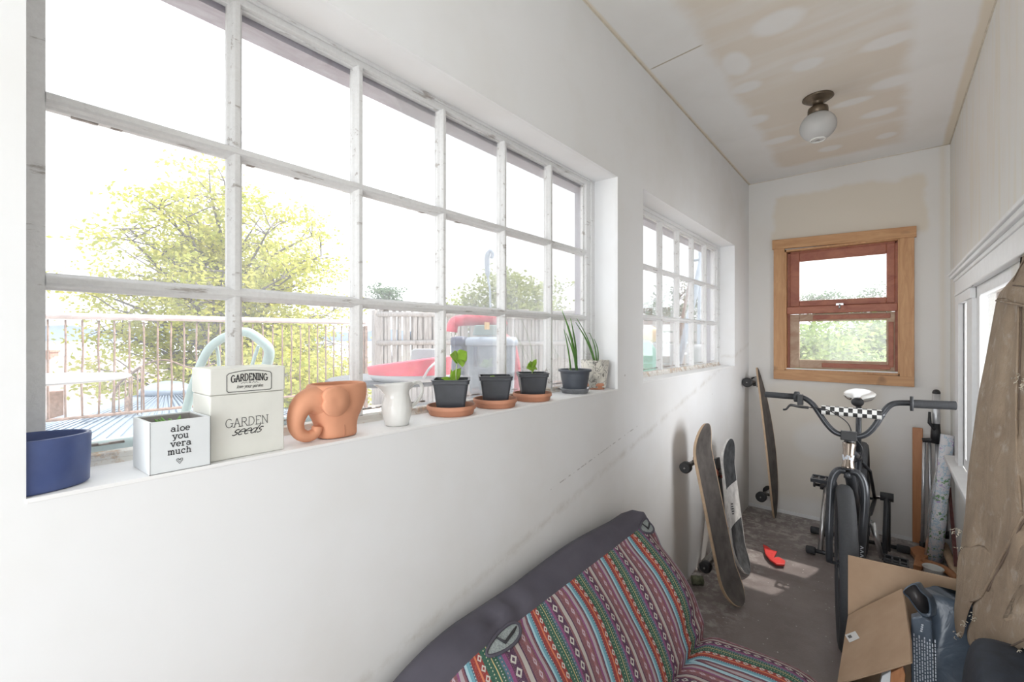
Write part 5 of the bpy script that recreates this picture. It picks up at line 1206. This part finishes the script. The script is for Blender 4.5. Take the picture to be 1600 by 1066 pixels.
# seams and stitching
def seam(pts, r, nm, mt='seam', off=.004, prt=jk): return MB().tube(smooth_path([PY(x, y, YJ(x, min(y, 1000)) - off) for x, y in pts], 5), r, 8).build(nm, M[mt], prt)
seam([(1600, 806), (1580, 842), (1556, 888), (1540, 920), (1530, 934), (1516, 940)], .0028, 'seam', 'canvas', .014); seam([(1602, 810), (1583, 846), (1559, 892), (1543, 924)], .0018, 'seam', 'seam', .014)
seam([(1592, 480), (1590, 560), (1588, 640), (1590, 720), (1596, 800)], .0026, 'seam', 'canvas', .016); seam([(1596, 480), (1594, 560), (1592, 640)], .0012, 'seam', 'seam', .016)
seam([(1557, 470), (1575, 473), (1592, 476), (1612, 480)], .0028, 'flap_hem', 'canvas', .026); seam([(1583, 440), (1590, 425), (1600, 408), (1615, 390)], .0015, 'seam', 'seam', .022); seam([(1583, 446), (1600, 448), (1620, 452)], .0015, 'seam', 'seam', .026)
seam([(1524, 1000), (1545, 1008), (1570, 1013), (1600, 1000)], .0018, 'seam', 'seam', .024)
def frays(pts, n, L_, off, seed):
    random.seed(seed); m_ = MB()
    for k in range(n):
        x, y = random.choice(pts); x += random.uniform(-5, 5); y += random.uniform(-5, 5); a = PY(x, y, YJ(x, min(y, 1000)) - off); d1 = V((random.uniform(-1, 1), random.uniform(-.3, .1), random.uniform(-1, .5))) * L_; d2 = d1 + V((random.uniform(-1, 1), 0, random.uniform(-1, 0))) * L_
        m_.tube([a, a + d1, a + d2], .0008, 4)
    m_.build('frayed_threads', M['thread'], jk)['kind'] = 'stuff'
frays([(1589, 595), (1594, 590), (1598, 600)], 22, .006, .020, 1); frays([(1496, 836), (1494, 828), (1497, 855)], 18, .006, .012, 2); frays([(1508, 975), (1518, 960), (1521, 965)], 18, .004, .022, 3); frays([(1550, 1005), (1565, 1028), (1592, 1020), (1495, 992)], 26, .005, .024, 4)
gm_ = PY(1568, 1026, YJ(1568, 1000) - .045); MB().tube([gm_ + V((.0075 * math.cos(a), 0, .005 * math.sin(a))) for a in [2 * PI * k / 16 for k in range(16)]], .0022, 8, closed=True).build('grommet', M['brass'], jk)
# hook that carries it, on the right wall just outside the frame
mb = MB(); hk = V((W - .001, 1.12, 1.80)); mb.tube([hk, hk + V((-.05, 0, 0)), hk + V((-.07, 0, .03))], .006, 8); mb.tube([hk + V((-.003, 0, 0)), hk], .02, 12); mb.build('wall_hook', M['bronze'], jk)

# ------------------------------------------------------------------ outdoors
Rv = V((CS, SN, 0)); Fv = V((-SN, CS, 0)); DZ = .30
struct(MB().box((-4.9, -1.6, .14), (-.215, 9, DZ)).build('floor_deck', M['deckwood']), 'pale outdoor deck beyond the big window')
struct(MB().box((-95, -60, -3.4), (60, 95, -3.0)).build('floor_yard', M['grass']), 'yard ground far below the deck')
struct(MB().box((-1900, -1200, -6.4), (-95.5, 1900, -6.0)).build('floor_sea', M['water']), 'pale sea beyond the houses')
random.seed(11); mb = MB(); top = []; 
for i in range(61):
    px = -60 + 700 * i / 60; hgt = 47 + 10 * math.sin(i * .23) + 5 * math.sin(i * .9 + 1) - 22 * max(0, (i - 30) / 30); p = PT(px, 530, 1500); top.append((p, hgt))
mb.grid([[V((p.x, p.y, -6)) for p, h in top], [V((p.x, p.y, h)) for p, h in top], [V((p.x, p.y, -6)) + Fv * 300 for p, h in top]]); o = mb.build('hill_range', M['hill']); struct(o, 'hazy blue hills across the water')

rl = thing('deck_railing', (-4.7, 1, DZ), 'rusty iron railing with pale pipe top rail at the deck edge', 'railing')
a, b = (-4.7, -1.5, 1.436), (-4.7, 3.35, 1.480)
MB().tube([a, b], .030, 14).build('top_rail', M['railtop'], rl); MB().tube([(-4.7, -1.5, .545), (-4.7, 3.35, .560)], .014, 8).build('bottom_rail', M['rust'], rl)
for k in range(42):
    y = .326 + (k - 12) * .1072
    if y > 3.4 or y < -1.45: continue
    random.seed(k); w = random.uniform(-.008, .008)
    MB().tube([(-4.7, y, .55), (-4.7 + w * .5, y + w, .85), (-4.7, y - w * .6, 1.15), (-4.7, y + w * .3, 1.42)], .0085, 6).build('baluster', M['rust'], rl)
for y in (-1.5, 3.36): MB().box((-4.72, y - .02, DZ), (-4.68, y + .02, 1.43)).build('rail_post', M['rust'], rl)

tc = PT(38, 597, 1.95); tt = thing('patio_table', (tc.x, tc.y, DZ), 'round white patio table on the deck at the far left', 'table')
MB().lathe([(.002, 1.062), (.34, 1.062), (.356, 1.066), (.36, 1.072), (.355, 1.077), (.002, 1.077)], (tc.x, tc.y, 0), 64).build('table_top', M['tabwhite'], tt)
MB().tube([(tc.x, tc.y, DZ + .02), (tc.x, tc.y, 1.06)], .022, 12).build('table_stem', M['tabwhite'], tt); MB().lathe([(.002, 0), (.2, 0), (.19, .02), (.03, .04), (.002, .04)], (tc.x, tc.y, DZ), 32).build('table_base', M['tabwhite'], tt)

gc = thing('garden_chair', tuple(PT(355, 600, 2.3))[:2] + (DZ,), 'sage green plastic garden chair with arched back beyond the seed tin', 'chair')
tb_ = lambda pts, t: [PT(x, y, t) for x, y in pts]
MB().tube(smooth_path(tb_([(262, 760), (285, 665), (300, 608), (318, 560), (334, 538), (358, 524), (385, 519), (408, 533), (421, 550), (413, 585), (404, 640), (400, 700)], 2.2), 4), .024, 12, sq=.8).build('back_hoop', M['aqua'], gc)
for pts in ([(338, 540), (342, 575), (340, 700)], [(366, 524), (366, 600), (364, 700)], [(404, 540), (390, 590), (380, 700)]): MB().tube(smooth_path(tb_(pts, 2.22), 4), .014, 8, sq=.5).build('back_slat', M['aqua'], gc)
sc_ = PT(340, 720, 2.05); MB().lathe([(.002, 0), (.24, 0), (.25, .012), (.24, .025), (.002, .02)], (sc_.x, sc_.y, .70), 32).build('seat', M['aqua'], gc)
for dx, dy in ((-.17, -.17), (.17, -.17), (-.17, .17), (.17, .17)): MB().tube([(sc_.x + dx, sc_.y + dy, .70), (sc_.x + dx * 1.2, sc_.y + dy * 1.2, DZ)], .02, 8).build('leg', M['aqua'], gc)

# picket fence of split stakes
def fence(A_, B_, zt, zb, label, sp=.062):
    A_, B_ = V(A_), V(B_); f = thing('stake_fence', ((A_ + B_) / 2), label, 'fence'); f.location.z = zb; L = (B_ - A_).length; d = (B_ - A_).normalized(); nrm = V((-d.y, d.x, 0)) * (1 if V((-d.y, d.x, 0)).dot(CAM - A_) > 0 else -1)
    mb = MB(); random.seed(21); x = 0; lay = 0
    while x < L or lay == 0:
        if x >= L: x = .03; lay = 1
        w = random.uniform(.050, .080); p = A_ + d * x; h = zt + random.uniform(-.06, .015); ln = random.uniform(-.02, .02); o = nrm * (random.uniform(0, .015) - .035 * lay)
        mb.prism([V((p.x, p.y, zb)) + o, V((p.x, p.y, zb)) + d * w + o, V((p.x, p.y, h)) + d * (w * .85 + ln) + o, V((p.x, p.y, h + .01)) + d * (w * .5 + ln) + o, V((p.x, p.y, h)) + d * (w * .1 + ln) + o], nrm * -.02); x += w + random.uniform(.003, .010)
    mb.build('stake_panel', M['graywood'], f)
    for z in (zt - .08, zt - .50): 
        q0, q1 = A_ + nrm * .02, B_ + nrm * .02; q0.z = q1.z = z; MB().tube([q0, q0.lerp(q1, .3) + V((0, 0, .015)), q0.lerp(q1, .7) - V((0, 0, .01)), q1], .028, 8, sq=1.3).build('rail', M['graywood'], f)
    mb = MB(); x = 0
    while x < L:
        p = A_ + d * x + V((0, 0, 0)); p.z = zt - .01 + random.uniform(-.02, .03); mb.tube([p, p + d * random.uniform(.2, .5) + V((0, 0, random.uniform(-.03, .03)))], random.uniform(.012, .022), 6); x += .09
    mb.build('brush_top', M['graywood'], f)
    for x in (0.02, L - .05): p = A_ + d * x; MB().box((p.x - .04, p.y - .04, zb), (p.x + .04, p.y + .04, zt - .02)).build('post', M['graywood'], f)
fence((-4.9, 3.62, 0), (-3.1, 6.55, 0), 1.69, DZ, 'weathered grey fence of split stakes beyond the bins')
# plank fence seen through the second window
pf_ = thing('plank_fence', (-2.0, 9.8, 0), 'low weathered fence of horizontal planks seen through the second window', 'fence'); A_, B_ = V((-3.05, 6.65, 0)), V((-.9, 13, 0)); d = (B_ - A_).normalized(); nrm = V((d.y, -d.x, 0))
for k in range(8):
    z = -.1 + k * .215; MB().prism([A_ + V((0, 0, z)), B_ + V((0, 0, z + .02)), B_ + V((0, 0, z + .19)), A_ + V((0, 0, z + .18))], nrm * .03).build('plank', M['graywood'], pf_)
for t in (.05, .35, .65, .95): p = A_.lerp(B_, t) - nrm * .04; MB().box((p.x - .05, p.y - .05, -3), (p.x + .05, p.y + .05, 1.64)).build('post', M['graywood'], pf_)

# small outdoor table with a red and white sled-like tray
ot = thing('outdoor_table', (-2.05, 2.0, DZ), 'grey outdoor table carrying the faded red tray beyond the pitcher', 'table')
MB().lathe([(.002, .93), (.50, .93), (.52, .945), (.50, .96), (.002, .96)], (-2.05, 2.02, 0), 40).build('table_top', plain('grey_table_top', (.11, .115, .125), .8), ot)
for k in range(4): a = PI / 4 + k * PI / 2; MB().tube([(-2.05 + .35 * math.cos(a), 2.02 + .35 * math.sin(a), .93), (-2.05 + .42 * math.cos(a), 2.02 + .42 * math.sin(a), DZ)], .018, 8).build('leg', M['graysteel'], ot)
sl0, sl1 = PT(574, 588, 3.05), PT(706, 578, 3.05); sd_ = (sl1 - sl0); sd_.z = 0; L = sd_.length; sd_.normalize(); sn_ = V((sd_.y, -sd_.x, 0)); zs_ = .962
tray = thing('plastic_tray', ((sl0 + sl1) / 2).to_tuple()[:2] + (zs_,), 'faded red and white boat shaped plastic tray on the outdoor table', 'tray')
def hull(zf, wf, n=28):
    o = []
    for k in range(n):
        t = 2 * PI * k / n; c_, s_ = math.cos(t), math.sin(t); u = .5 + .5 * c_; o.append(V((sl0.x, sl0.y, zf + .075 * u * (1 if zf > zs_ + .05 else 0))) + sd_ * (L * (.5 + .5 * c_ * wf)) + sn_ * (.17 * s_ * wf * (1 - .3 * abs(c_) ** 3)))
    return o
MB().loft([hull(zs_, .82), hull(zs_ + .01, .88), hull(zs_ + .045, .97)]).build('tray_bottom', M['tabwhite'], tray)
MB().loft([hull(zs_ + .0455, .97), hull(zs_ + .09, 1), hull(zs_ + .10, 1), hull(zs_ + .09, .93), hull(zs_ + .05, .88)], cap=False).build('tray_rim', M['pink'], tray)
MB().tube(smooth_path([sl0 + sd_ * L * .72 + sn_ * .17 + V((0, 0, .00)), sl0 + sd_ * L * .80 + sn_ * .19 + V((0, 0, .07)), sl0 + sd_ * L * .88 + sn_ * .1 + V((0, 0, .12))], 5), .008, 8).build('tray_handle', M['tabwhite'], tray)
o = MB(); random.seed(9)
for k in range(60): p = sl0 + sd_ * L * random.uniform(.15, .75) + sn_ * random.uniform(-.1, .1); o.box((p.x - .012, p.y - .012, zs_ + .04), (p.x + .012, p.y + .012, zs_ + .05 + random.random() * .02))
setp(o.build('gravel_fill', plain('speckled_grey_stones', (.18, .19, .2), .9, 0, .5, 30)), 'dark grey pebbles lying in the faded red tray', 'pebbles', kind='stuff')
wc = thing('white_garden_chair', tuple(PT(668, 600, 3.6))[:2] + (DZ,), 'white plastic garden chair behind the red tray', 'chair')
p = tb_([(642, 548), (648, 545), (690, 545), (694, 549), (694, 600), (638, 600)], 3.6); MB().prism(p, Fv * .02).build('backrest', M['tabwhite'], wc, bevel=.01); c_ = PT(668, 620, 3.4)
MB().box((c_.x - .22, c_.y - .2, .70), (c_.x + .22, c_.y + .2, .73)).build('seat', M['tabwhite'], wc, bevel=.008)
for dx, dy in ((-.19, -.17), (.19, -.17), (-.19, .17), (.19, .17)): MB().tube([(c_.x + dx, c_.y + dy, .70), (c_.x + dx * 1.1, c_.y + dy * 1.1, DZ)], .018, 8).build('leg', M['tabwhite'], wc)

def bin_(px0, px1, py, t, mt, label, handle=True, grp=None):
    a, b = PT(px0, py, t), PT(px1, py, t); c_ = (a + b) / 2 + Fv * .2; w = (b - a).length / 2; zt_ = a.z; r = thing('wheelie_bin', (c_.x, c_.y, DZ), label, 'bin', grp)
    def rg(k, z): return [V((c_.x, c_.y, z)) + Rv * (w * k * math.copysign(abs(math.cos(q_)) ** .35, math.cos(q_))) + Fv * (.22 * k * math.copysign(abs(math.sin(q_)) ** .35, math.sin(q_))) for q_ in [2 * PI * j / 40 for j in range(40)]]
    MB().loft([rg(.74, DZ + .01), rg(.97, zt_ - .07), rg(.97, zt_ - .06)]).build('bin_body', M[mt], r); MB().loft([rg(1.03, zt_ - .06), rg(1.04, zt_ - .02), rg(.96, zt_ + .01), rg(.3, zt_ + .02)]).build('lid', M['paleblue'] if mt == 'bin' else M['bindark'], r)
    if handle: h0 = PT(px0 + (px1 - px0) * .2, py + 12, t - .01); MB().tube([h0 - Fv * .01, h0 - Fv * .01 + V((0, 0, -.17))], .022, 8, sq=.6).build('grip_slot', M['bindark'], r)
    return r, zt_, c_
bin_(703, 727, 529, 3.9, 'bindark', 'narrow dark blue bin behind the sprouting pots', False)
rb, zb_, cbn = bin_(727, 808, 529, 3.7, 'bin', 'large slate blue plastic bin behind the sprouting pots')
ib = thing('cooler_box', (cbn.x, cbn.y, zb_ + .02), 'faded red cooler with sea green base on top of the large bin', 'cooler'); t = 3.85
def slab(pts, t, th, nm, mt, par, bev=.01): return MB().prism(tb_(pts, t), Fv * th).build(nm, M[mt], par, bevel=bev)
p = tb_([(738, 527), (786, 527), (784, 509), (740, 509)], 3.75); slab([(738, 524), (787, 524), (784, 508), (742, 508)], 3.75, .25, 'cooler_body', 'aqua', ib)
q0, q1 = PT(715, 503, 3.85), PT(783, 503, 3.85); MB().tube(smooth_path([PT(706, 519, 3.85), PT(709, 505, 3.85), PT(722, 501, 3.85), PT(760, 500, 3.85), PT(780, 502, 3.85), PT(786, 510, 3.85)], 5), .048, 16).build('cooler_lid', M['pink'], ib); MB().box((0, 0, 0), (.03, .03, .06), Matrix.Translation(PT(757, 515, 3.70))).build('latch', M['yellow'], ib)
o = MB().tube(smooth_path([PT(786, 527, 4.3), PT(798, 540, 4.3), (PT(804, 565, 4.3)), PT(806, 590, 4.3), V((*PT(806, 600, 4.3)[:2], DZ + .05))], 6), .05, 14).build('red_float', M['pink']); setp(o, 'curved faded red plastic shape standing right of the large bin', 'float')
hp = PT(766, 500, 5.2); hk_ = thing('shepherd_hook', (hp.x, hp.y, DZ), 'pale blue iron plant hook rising above the bins', 'hook')
MB().tube(smooth_path([V((hp.x, hp.y, DZ)), PT(766, 470, 5.2), PT(763, 440, 5.2), PT(761, 410, 5.2), PT(762, 398, 5.2), PT(766, 392, 5.2), PT(770, 397, 5.2), PT(768, 404, 5.2)], 5), [.012] * 12 + [.030] * 10 + [.022] * 14, 10).build('hook_rod', M['paleblue'], hk_)

# play things and leaning poles beyond the second window
ps = thing('play_slide', tuple(PT(1020, 560, 4.6))[:2] + (DZ,), 'sea green plastic play slide with yellow knob beyond the second window', 'slide')
p = [PT(1003, 532, 4.4), PT(1016, 532, 4.4), PT(1030, 552, 4.4), PT(1036, 575, 4.4), PT(1036, 679, 4.4), PT(1003, 679, 4.4)]; MB().prism(p, Fv * .30).build('slide_body', M['green'], ps, bevel=.02)
MB().sphere(tuple(PT(1017, 523, 4.55)), .085, 20).build('yellow_knob', M['yellow'], ps)
pw = thing('white_tub', tuple(PT(1040, 556, 5.4))[:2] + (DZ,), 'white plastic tub beside the green play slide', 'tub'); c_ = PT(1040, 540, 5.4); MB().lathe([(.002, DZ), (.12, DZ), (.16, c_.z), (.17, c_.z + .02), (.15, c_.z), (.11, DZ + .05), (.002, DZ + .05)], (c_.x, c_.y, 0), 32).build('tub_body', M['tabwhite'], pw)
def pole(x0, y0, x1, y1, t0, t1, r, mt, nm, lb, ct):
    a, b = PT(x0, y0, t0), PT(x1, y1, t1)
    o = MB().tube([a, b], r, 10).build(nm, M[mt]); setp(o, lb, ct); return o
def down(x, y, x2, y2, t, r, mt, nm, lb, ct):
    """a straight pole through two picture points, continued to the deck"""
    a, b = PT(x, y, t), PT(x2, y2, t); k = (a.z - DZ) / (a.z - b.z); g = a + (b - a) * k; o = MB().tube([a, g], r, 10).build(nm, M[mt]); setp(o, lb, ct); return o
down(1096, 410, 1063, 560, 5.6, .040, 'paleblue', 'leaning_pole', 'thick grey blue pole leaning beyond the second window', 'pole')
down(1078, 438, 1066, 500, 5.2, .018, 'rust', 'leaning_stick', 'thin brown stick leaning beyond the second window', 'stick')
down(1094, 392, 1091, 560, 5.9, .022, 'paleblue', 'play_frame_post', 'slim upright grey post with crossbar beyond the second window', 'post')
pole(1078, 408, 1098, 405, 5.9, 5.9, .018, 'paleblue', 'crossbar', 'short grey crossbar at the top of the slim post', 'bar')
c_ = PT(1095, 545, 5.0); o = MB().lathe([(.002, DZ), (.13, DZ), (.15, c_.z), (.12, c_.z + .04), (.002, c_.z + .05)], (c_.x, c_.y, 0), 24).build('garden_barrel', M['tabwhite']); setp(o, 'pale grey barrel near the frame of the second window', 'barrel')

# neighbouring houses
def house(px, t, zr, ze, hw_, hd_, wall, label, roofm='shingle', chim=None, nm='house', rot=0):
    c_ = PT(px, 530, t); h = thing(nm, (c_.x, c_.y, -3), label, 'house'); r_, f_ = (Rv, Fv) if not rot else (Fv, Rv * -1)
    g = lambda a, b, z: V((c_.x, c_.y, z)) + r_ * a + f_ * b
    mb = MB(); mb.loft([[g(-hw_, -hd_, z), g(hw_, -hd_, z), g(hw_, hd_, z), g(-hw_, hd_, z)] for z in (-3, ze)], smooth=False); mb.prism([g(-hw_, -hd_, ze), g(-hw_, hd_, ze), g(-hw_, 0, zr - .05)], r_ * (2 * hw_)); mb.build('wall', M[wall], h)
    for sg in (-1, 1):
        mb = MB(); mb.prism([g(-hw_ - .3, 0, zr), g(-hw_ - .3, sg * (hd_ + .3), ze - .1), g(-hw_ - .3, sg * (hd_ + .3), ze - .2), g(-hw_ - .3, 0, zr - .1)], r_ * (2 * hw_ + .6)); mb.build('roof_slope', M[roofm], h)
    if chim: a, zc_, w = chim; mb = MB(); mb.loft([[g(a - w, -w, z), g(a + w, -w, z), g(a + w, w, z), g(a - w, w, z)] for z in (ze, zc_)], smooth=False); mb.loft([[g(a - w * 1.2, -w * 1.2, z), g(a + w * 1.2, -w * 1.2, z), g(a + w * 1.2, w * 1.2, z), g(a - w * 1.2, w * 1.2, z)] for z in (zc_, zc_ + .08)], smooth=False); mb.build('chimney', M['brick'], h)
    for a in (-hw_ * .5, hw_ * .4): mb = MB(); mb.prism([g(a - .35, -hd_ - .02, ze - 1.3), g(a + .35, -hd_ - .02, ze - 1.3), g(a + .35, -hd_ - .02, ze - .5), g(a - .35, -hd_ - .02, ze - .5)], f_ * -.02); mb.build('window', M['paleblue'], h)
    return h
house(150, 17, .60, -1.9, 3.6, 3.2, 'housewhite', 'neighbour house with long faded shingle roof and brick chimney behind the railing', chim=(-1.75, .75, .16))
house(128, 30, .15, -.9, .9, 1.2, 'housewhite', 'small distant house with grey peaked roof at the water side', 'metalroof')
house(122, 10.5, -.95, -1.5, .75, .5, 'housewhite', 'white gabled outbuilding below the deck at the left', 'shingle', rot=1)
c_ = PT(88, 600, 10.2); o = MB().box((c_.x - .11, c_.y - .11, -3), (c_.x + .11, c_.y + .11, .05)).build('brick_chimney', M['brick']); setp(o, 'pink brick chimney column rising below the patio table', 'chimney')
house(1360, 30, 2.15, 1.5, 1.2, 1.5, 'housewhite', 'white gabled house far beyond the small wooden window', 'paleblue' if False else 'housewhite')

# blue metal gazebo roof
ga = PT(262, 604, 7.2); gz_ = thing('gazebo', (ga.x, ga.y, -3), 'round blue metal gazebo roof with small dome below the railing', 'gazebo'); R0, zg = 2.7, ga.z - .02
mb = MB(); n = 72
def gp_(r, k, dz=0): a = 2 * PI * k / n; return V((ga.x + r * math.cos(a), ga.y + r * math.sin(a), zg - .30 * r + dz))
mb.loft([[gp_(.30, k) for k in range(n)], [gp_(R0, k) for k in range(n)], [gp_(R0, k, -.08) for k in range(n)], [gp_(.30, k, -.08) for k in range(n)]], smooth=False); 
for k in range(n): mb.tube([gp_(.32, k, .012), gp_(R0, k, .012)], .013, 4)
mb.build('roof_sheet', M['metalroof'], gz_)
MB().lathe([(.36, -.10), (.37, .0), (.34, .03), (.2, .10), (.05, .13), (.002, .132)], (ga.x, ga.y, zg - .02), 40).build('dome', M['metalroof'], gz_)
for k in range(6): a = k * PI / 3; MB().tube([(ga.x + 2.3 * math.cos(a), ga.y + 2.3 * math.sin(a), -3), (ga.x + 2.3 * math.cos(a), ga.y + 2.3 * math.sin(a), zg - .72)], .06, 8).build('post', M['graywood'], gz_)
# curved stair rail going down
cs_ = thing('stair_railing', tuple(PT(210, 640, 6.3))[:2] + (-3,), 'curved rusty stair railing beyond the deck railing', 'railing')
rc = smooth_path(tb_([(178, 668), (177, 640), (179, 612), (190, 595), (208, 582), (221, 573)], 6.3), 4); rc2 = smooth_path(tb_([(221, 573), (240, 565), (262, 563), (290, 573), (312, 576), (335, 568)], 6.5), 4)
MB().tube(rc, .018, 8).build('hand_rail', M['rust'], cs_); MB().tube(rc2, .012, 8).build('lower_rail', M['rust'], cs_)
for i, (x, y) in enumerate([(186, 600), (196, 592), (206, 584), (215, 577), (221, 574)]): a = PT(x, y, 6.3); MB().tube([a, V((a.x, a.y, a.z - .75))], .010, 6).build('baluster', M['rust'], cs_)
MB().tube(tb_([(185, 640), (215, 668)], 6.3), .012, 6).build('brace', M['rust'], cs_); a = PT(200, 620, 6.3); MB().tube([(a.x, a.y, a.z), (a.x, a.y, -3)], .04, 8).build('stair_post', M['rust'], cs_)

# trees
def tree(nm, label, base, cc, cr, nl, ntw, nleaf, ls, crad, mat, seed, trunk_r=.13, cat='tree', grp=None, top=None):
    random.seed(seed); base = V(base); cc = V(cc); r = thing(nm, base, label, cat, grp); B = MB(); Lf = MB()
    tk_ = V((cc.x, cc.y, cc.z + cr[2] * .45)); tp = smooth_path([base, base.lerp(tk_, .35) + V((.1, .1, 0)), base.lerp(tk_, .65) - V((.08, .1, 0)), tk_], 5); m = len(tp)
    B.tube(tp, [trunk_r * (1 - .85 * i / (m - 1)) for i in range(m)], 8)
    for i in range(nl):
        while True:
            q_ = V((random.uniform(-1, 1), random.uniform(-1, 1), random.uniform(-1, 1)))
            if .35 < q_.length < 1: break
        tgt = cc + V((q_.x * cr[0], q_.y * cr[1], q_.z * cr[2])); zs = min(max(tgt.z - random.uniform(.8, 2.0) * cr[2] / 3, base.z + .3 * (tk_.z - base.z)), tk_.z)
        k = min(m - 1, max(1, int((zs - base.z) / (tk_.z - base.z) * (m - 1)))); s0 = tp[k]
        mid = s0.lerp(tgt, .5) + V((random.uniform(-.3, .3), random.uniform(-.3, .3), random.uniform(.1, .45))) * cr[2] * .22
        lp_ = smooth_path([s0, mid, tgt], 4); B.tube(lp_, [trunk_r * .34 * (1 - .8 * j / 8) for j in range(9)], 5)
        for _ in range(ntw):
            p0 = random.choice(lp_[3:]); e = p0 + V((random.uniform(-1, 1), random.uniform(-1, 1), random.uniform(-.35, .7))) * crad * 2.0
            B.tube([p0, p0.lerp(e, .5) + V((0, 0, crad * .15)), e], [trunk_r * .09, trunk_r * .06, trunk_r * .03], 4, cap=False)
            for _k in range(nleaf):
                o = e + V((random.gauss(0, 1) * crad * .62, random.gauss(0, 1) * crad * .62, random.gauss(0, 1) * crad * .30)); a = V((random.gauss(0, 1), random.gauss(0, 1), random.gauss(0, .6))).normalized(); b = a.cross(V((random.gauss(0, 1), random.gauss(0, 1), random.gauss(0, 1)))).normalized(); s_ = ls * random.uniform(.6, 1.25)
                Lf.add([o - a * s_, o + b * s_ * .55, o + a * s_, o - b * s_ * .55], [(0, 1, 2, 3)])
    B.build('trunk_and_branches', M['bark'], r); o = Lf.build('foliage', M[mat], r); return r
b0 = PT(357, 530, 11)
tree('maple_tree', 'tall spreading yellow-green maple tree beyond the railing', (b0.x, b0.y, -3), (b0.x, b0.y, 2.1), (2.85, 2.85, 3.1), 85, 11, 52, .056, .36, 'maple_leaf', 4, .17)
for i, (px, t, z, rr, rz, nl, lab) in enumerate([(470, 9.5, .0, 1.55, 1.15, 34, 'bushy yellow-green young tree behind the railing and the elephant planter'), (250, 10.5, -1.35, 1.9, 1.0, 30, 'low yellow-green foliage behind the railing above the gazebo roof'), (395, 13, .3, 2.4, 1.5, 34, 'dense leafy tree behind the arched garden chair')]):
    p = PT(px, 530, t); tree('young_tree', lab, (p.x, p.y, -3), (p.x, p.y, z), (rr, rr, rz), nl, 12, 52, .055, .34, 'maple_leaf', 30 + i, .06)
p = PT(800, 530, 14); tree('oak_tree', 'pale green tree with twisting branches behind the stake fence', (p.x, p.y, -3), (p.x, p.y, 1.9), (1.95, 1.95, 1.4), 46, 9, 32, .065, .34, 'oak_leaf', 7, .12)
p = PT(608, 530, 34); tree('dark_conifer', 'small dark treetop in the distance above the stake fence', (p.x, p.y, -3), (p.x, p.y, 4.6), (1.25, 1.25, .8), 16, 6, 20, .10, .4, 'dark_leaf', 8, .12)
for i, (px, t, z, rr) in enumerate([(1018, 18, 2.0, 1.6), (1052, 20, 2.5, 1.9), (1092, 26, 2.2, 2.4)]):
    p = PT(px, 530, t); tree('distant_tree', ['faint leafy tree at the left of the second window', 'faint leafy tree in the middle of the second window', 'faint leafy tree at the right of the second window'][i], (p.x, p.y, -3), (p.x, p.y, z), (rr, rr, 1.3), 18, 6, 18, .07, .35, 'dark_leaf', 50 + i, .1)
for i, (px, t, z, rr, rz, mt, lab) in enumerate([(1245, 9.0, .75, 1.25, .85, 'hedge_leaf', 'bright green bush filling the left of the lower wooden sash'), (1330, 10.5, .9, 1.5, .85, 'hedge_leaf', 'yellow-green bush filling the right of the lower wooden sash'), (1420, 9.5, .75, 1.3, .8, 'hedge_leaf', 'green bush hidden partly by the right jamb of the wooden window')]):
    p = PT(px, 530, t); tree('garden_bush', lab, (p.x, p.y, -3), (p.x, p.y, z), (rr, .9, rz), 40, 9, 26, .055, .26, mt, 70 + i, .05, 'bush')
for i, (px, t, z, rr, rz, lab) in enumerate([(1272, 34, 4.0, 2.0, 1.0, 'hazy blue-green trees low in the upper wooden sash, at the left'), (1312, 34, 3.6, 1.7, .7, 'hazy blue-green tree low in the middle of the upper wooden sash'), (1366, 34, 4.0, .55, 1.2, 'small hazy pointed tree low in the upper wooden sash, at the right')]):
    p = PT(px, 530, t); tree('hazy_tree', lab, (p.x, p.y, -3), (p.x, p.y, z), (rr, rr, rz), 16, 6, 18, .10, .4, 'dark_leaf', 80 + i, .1)
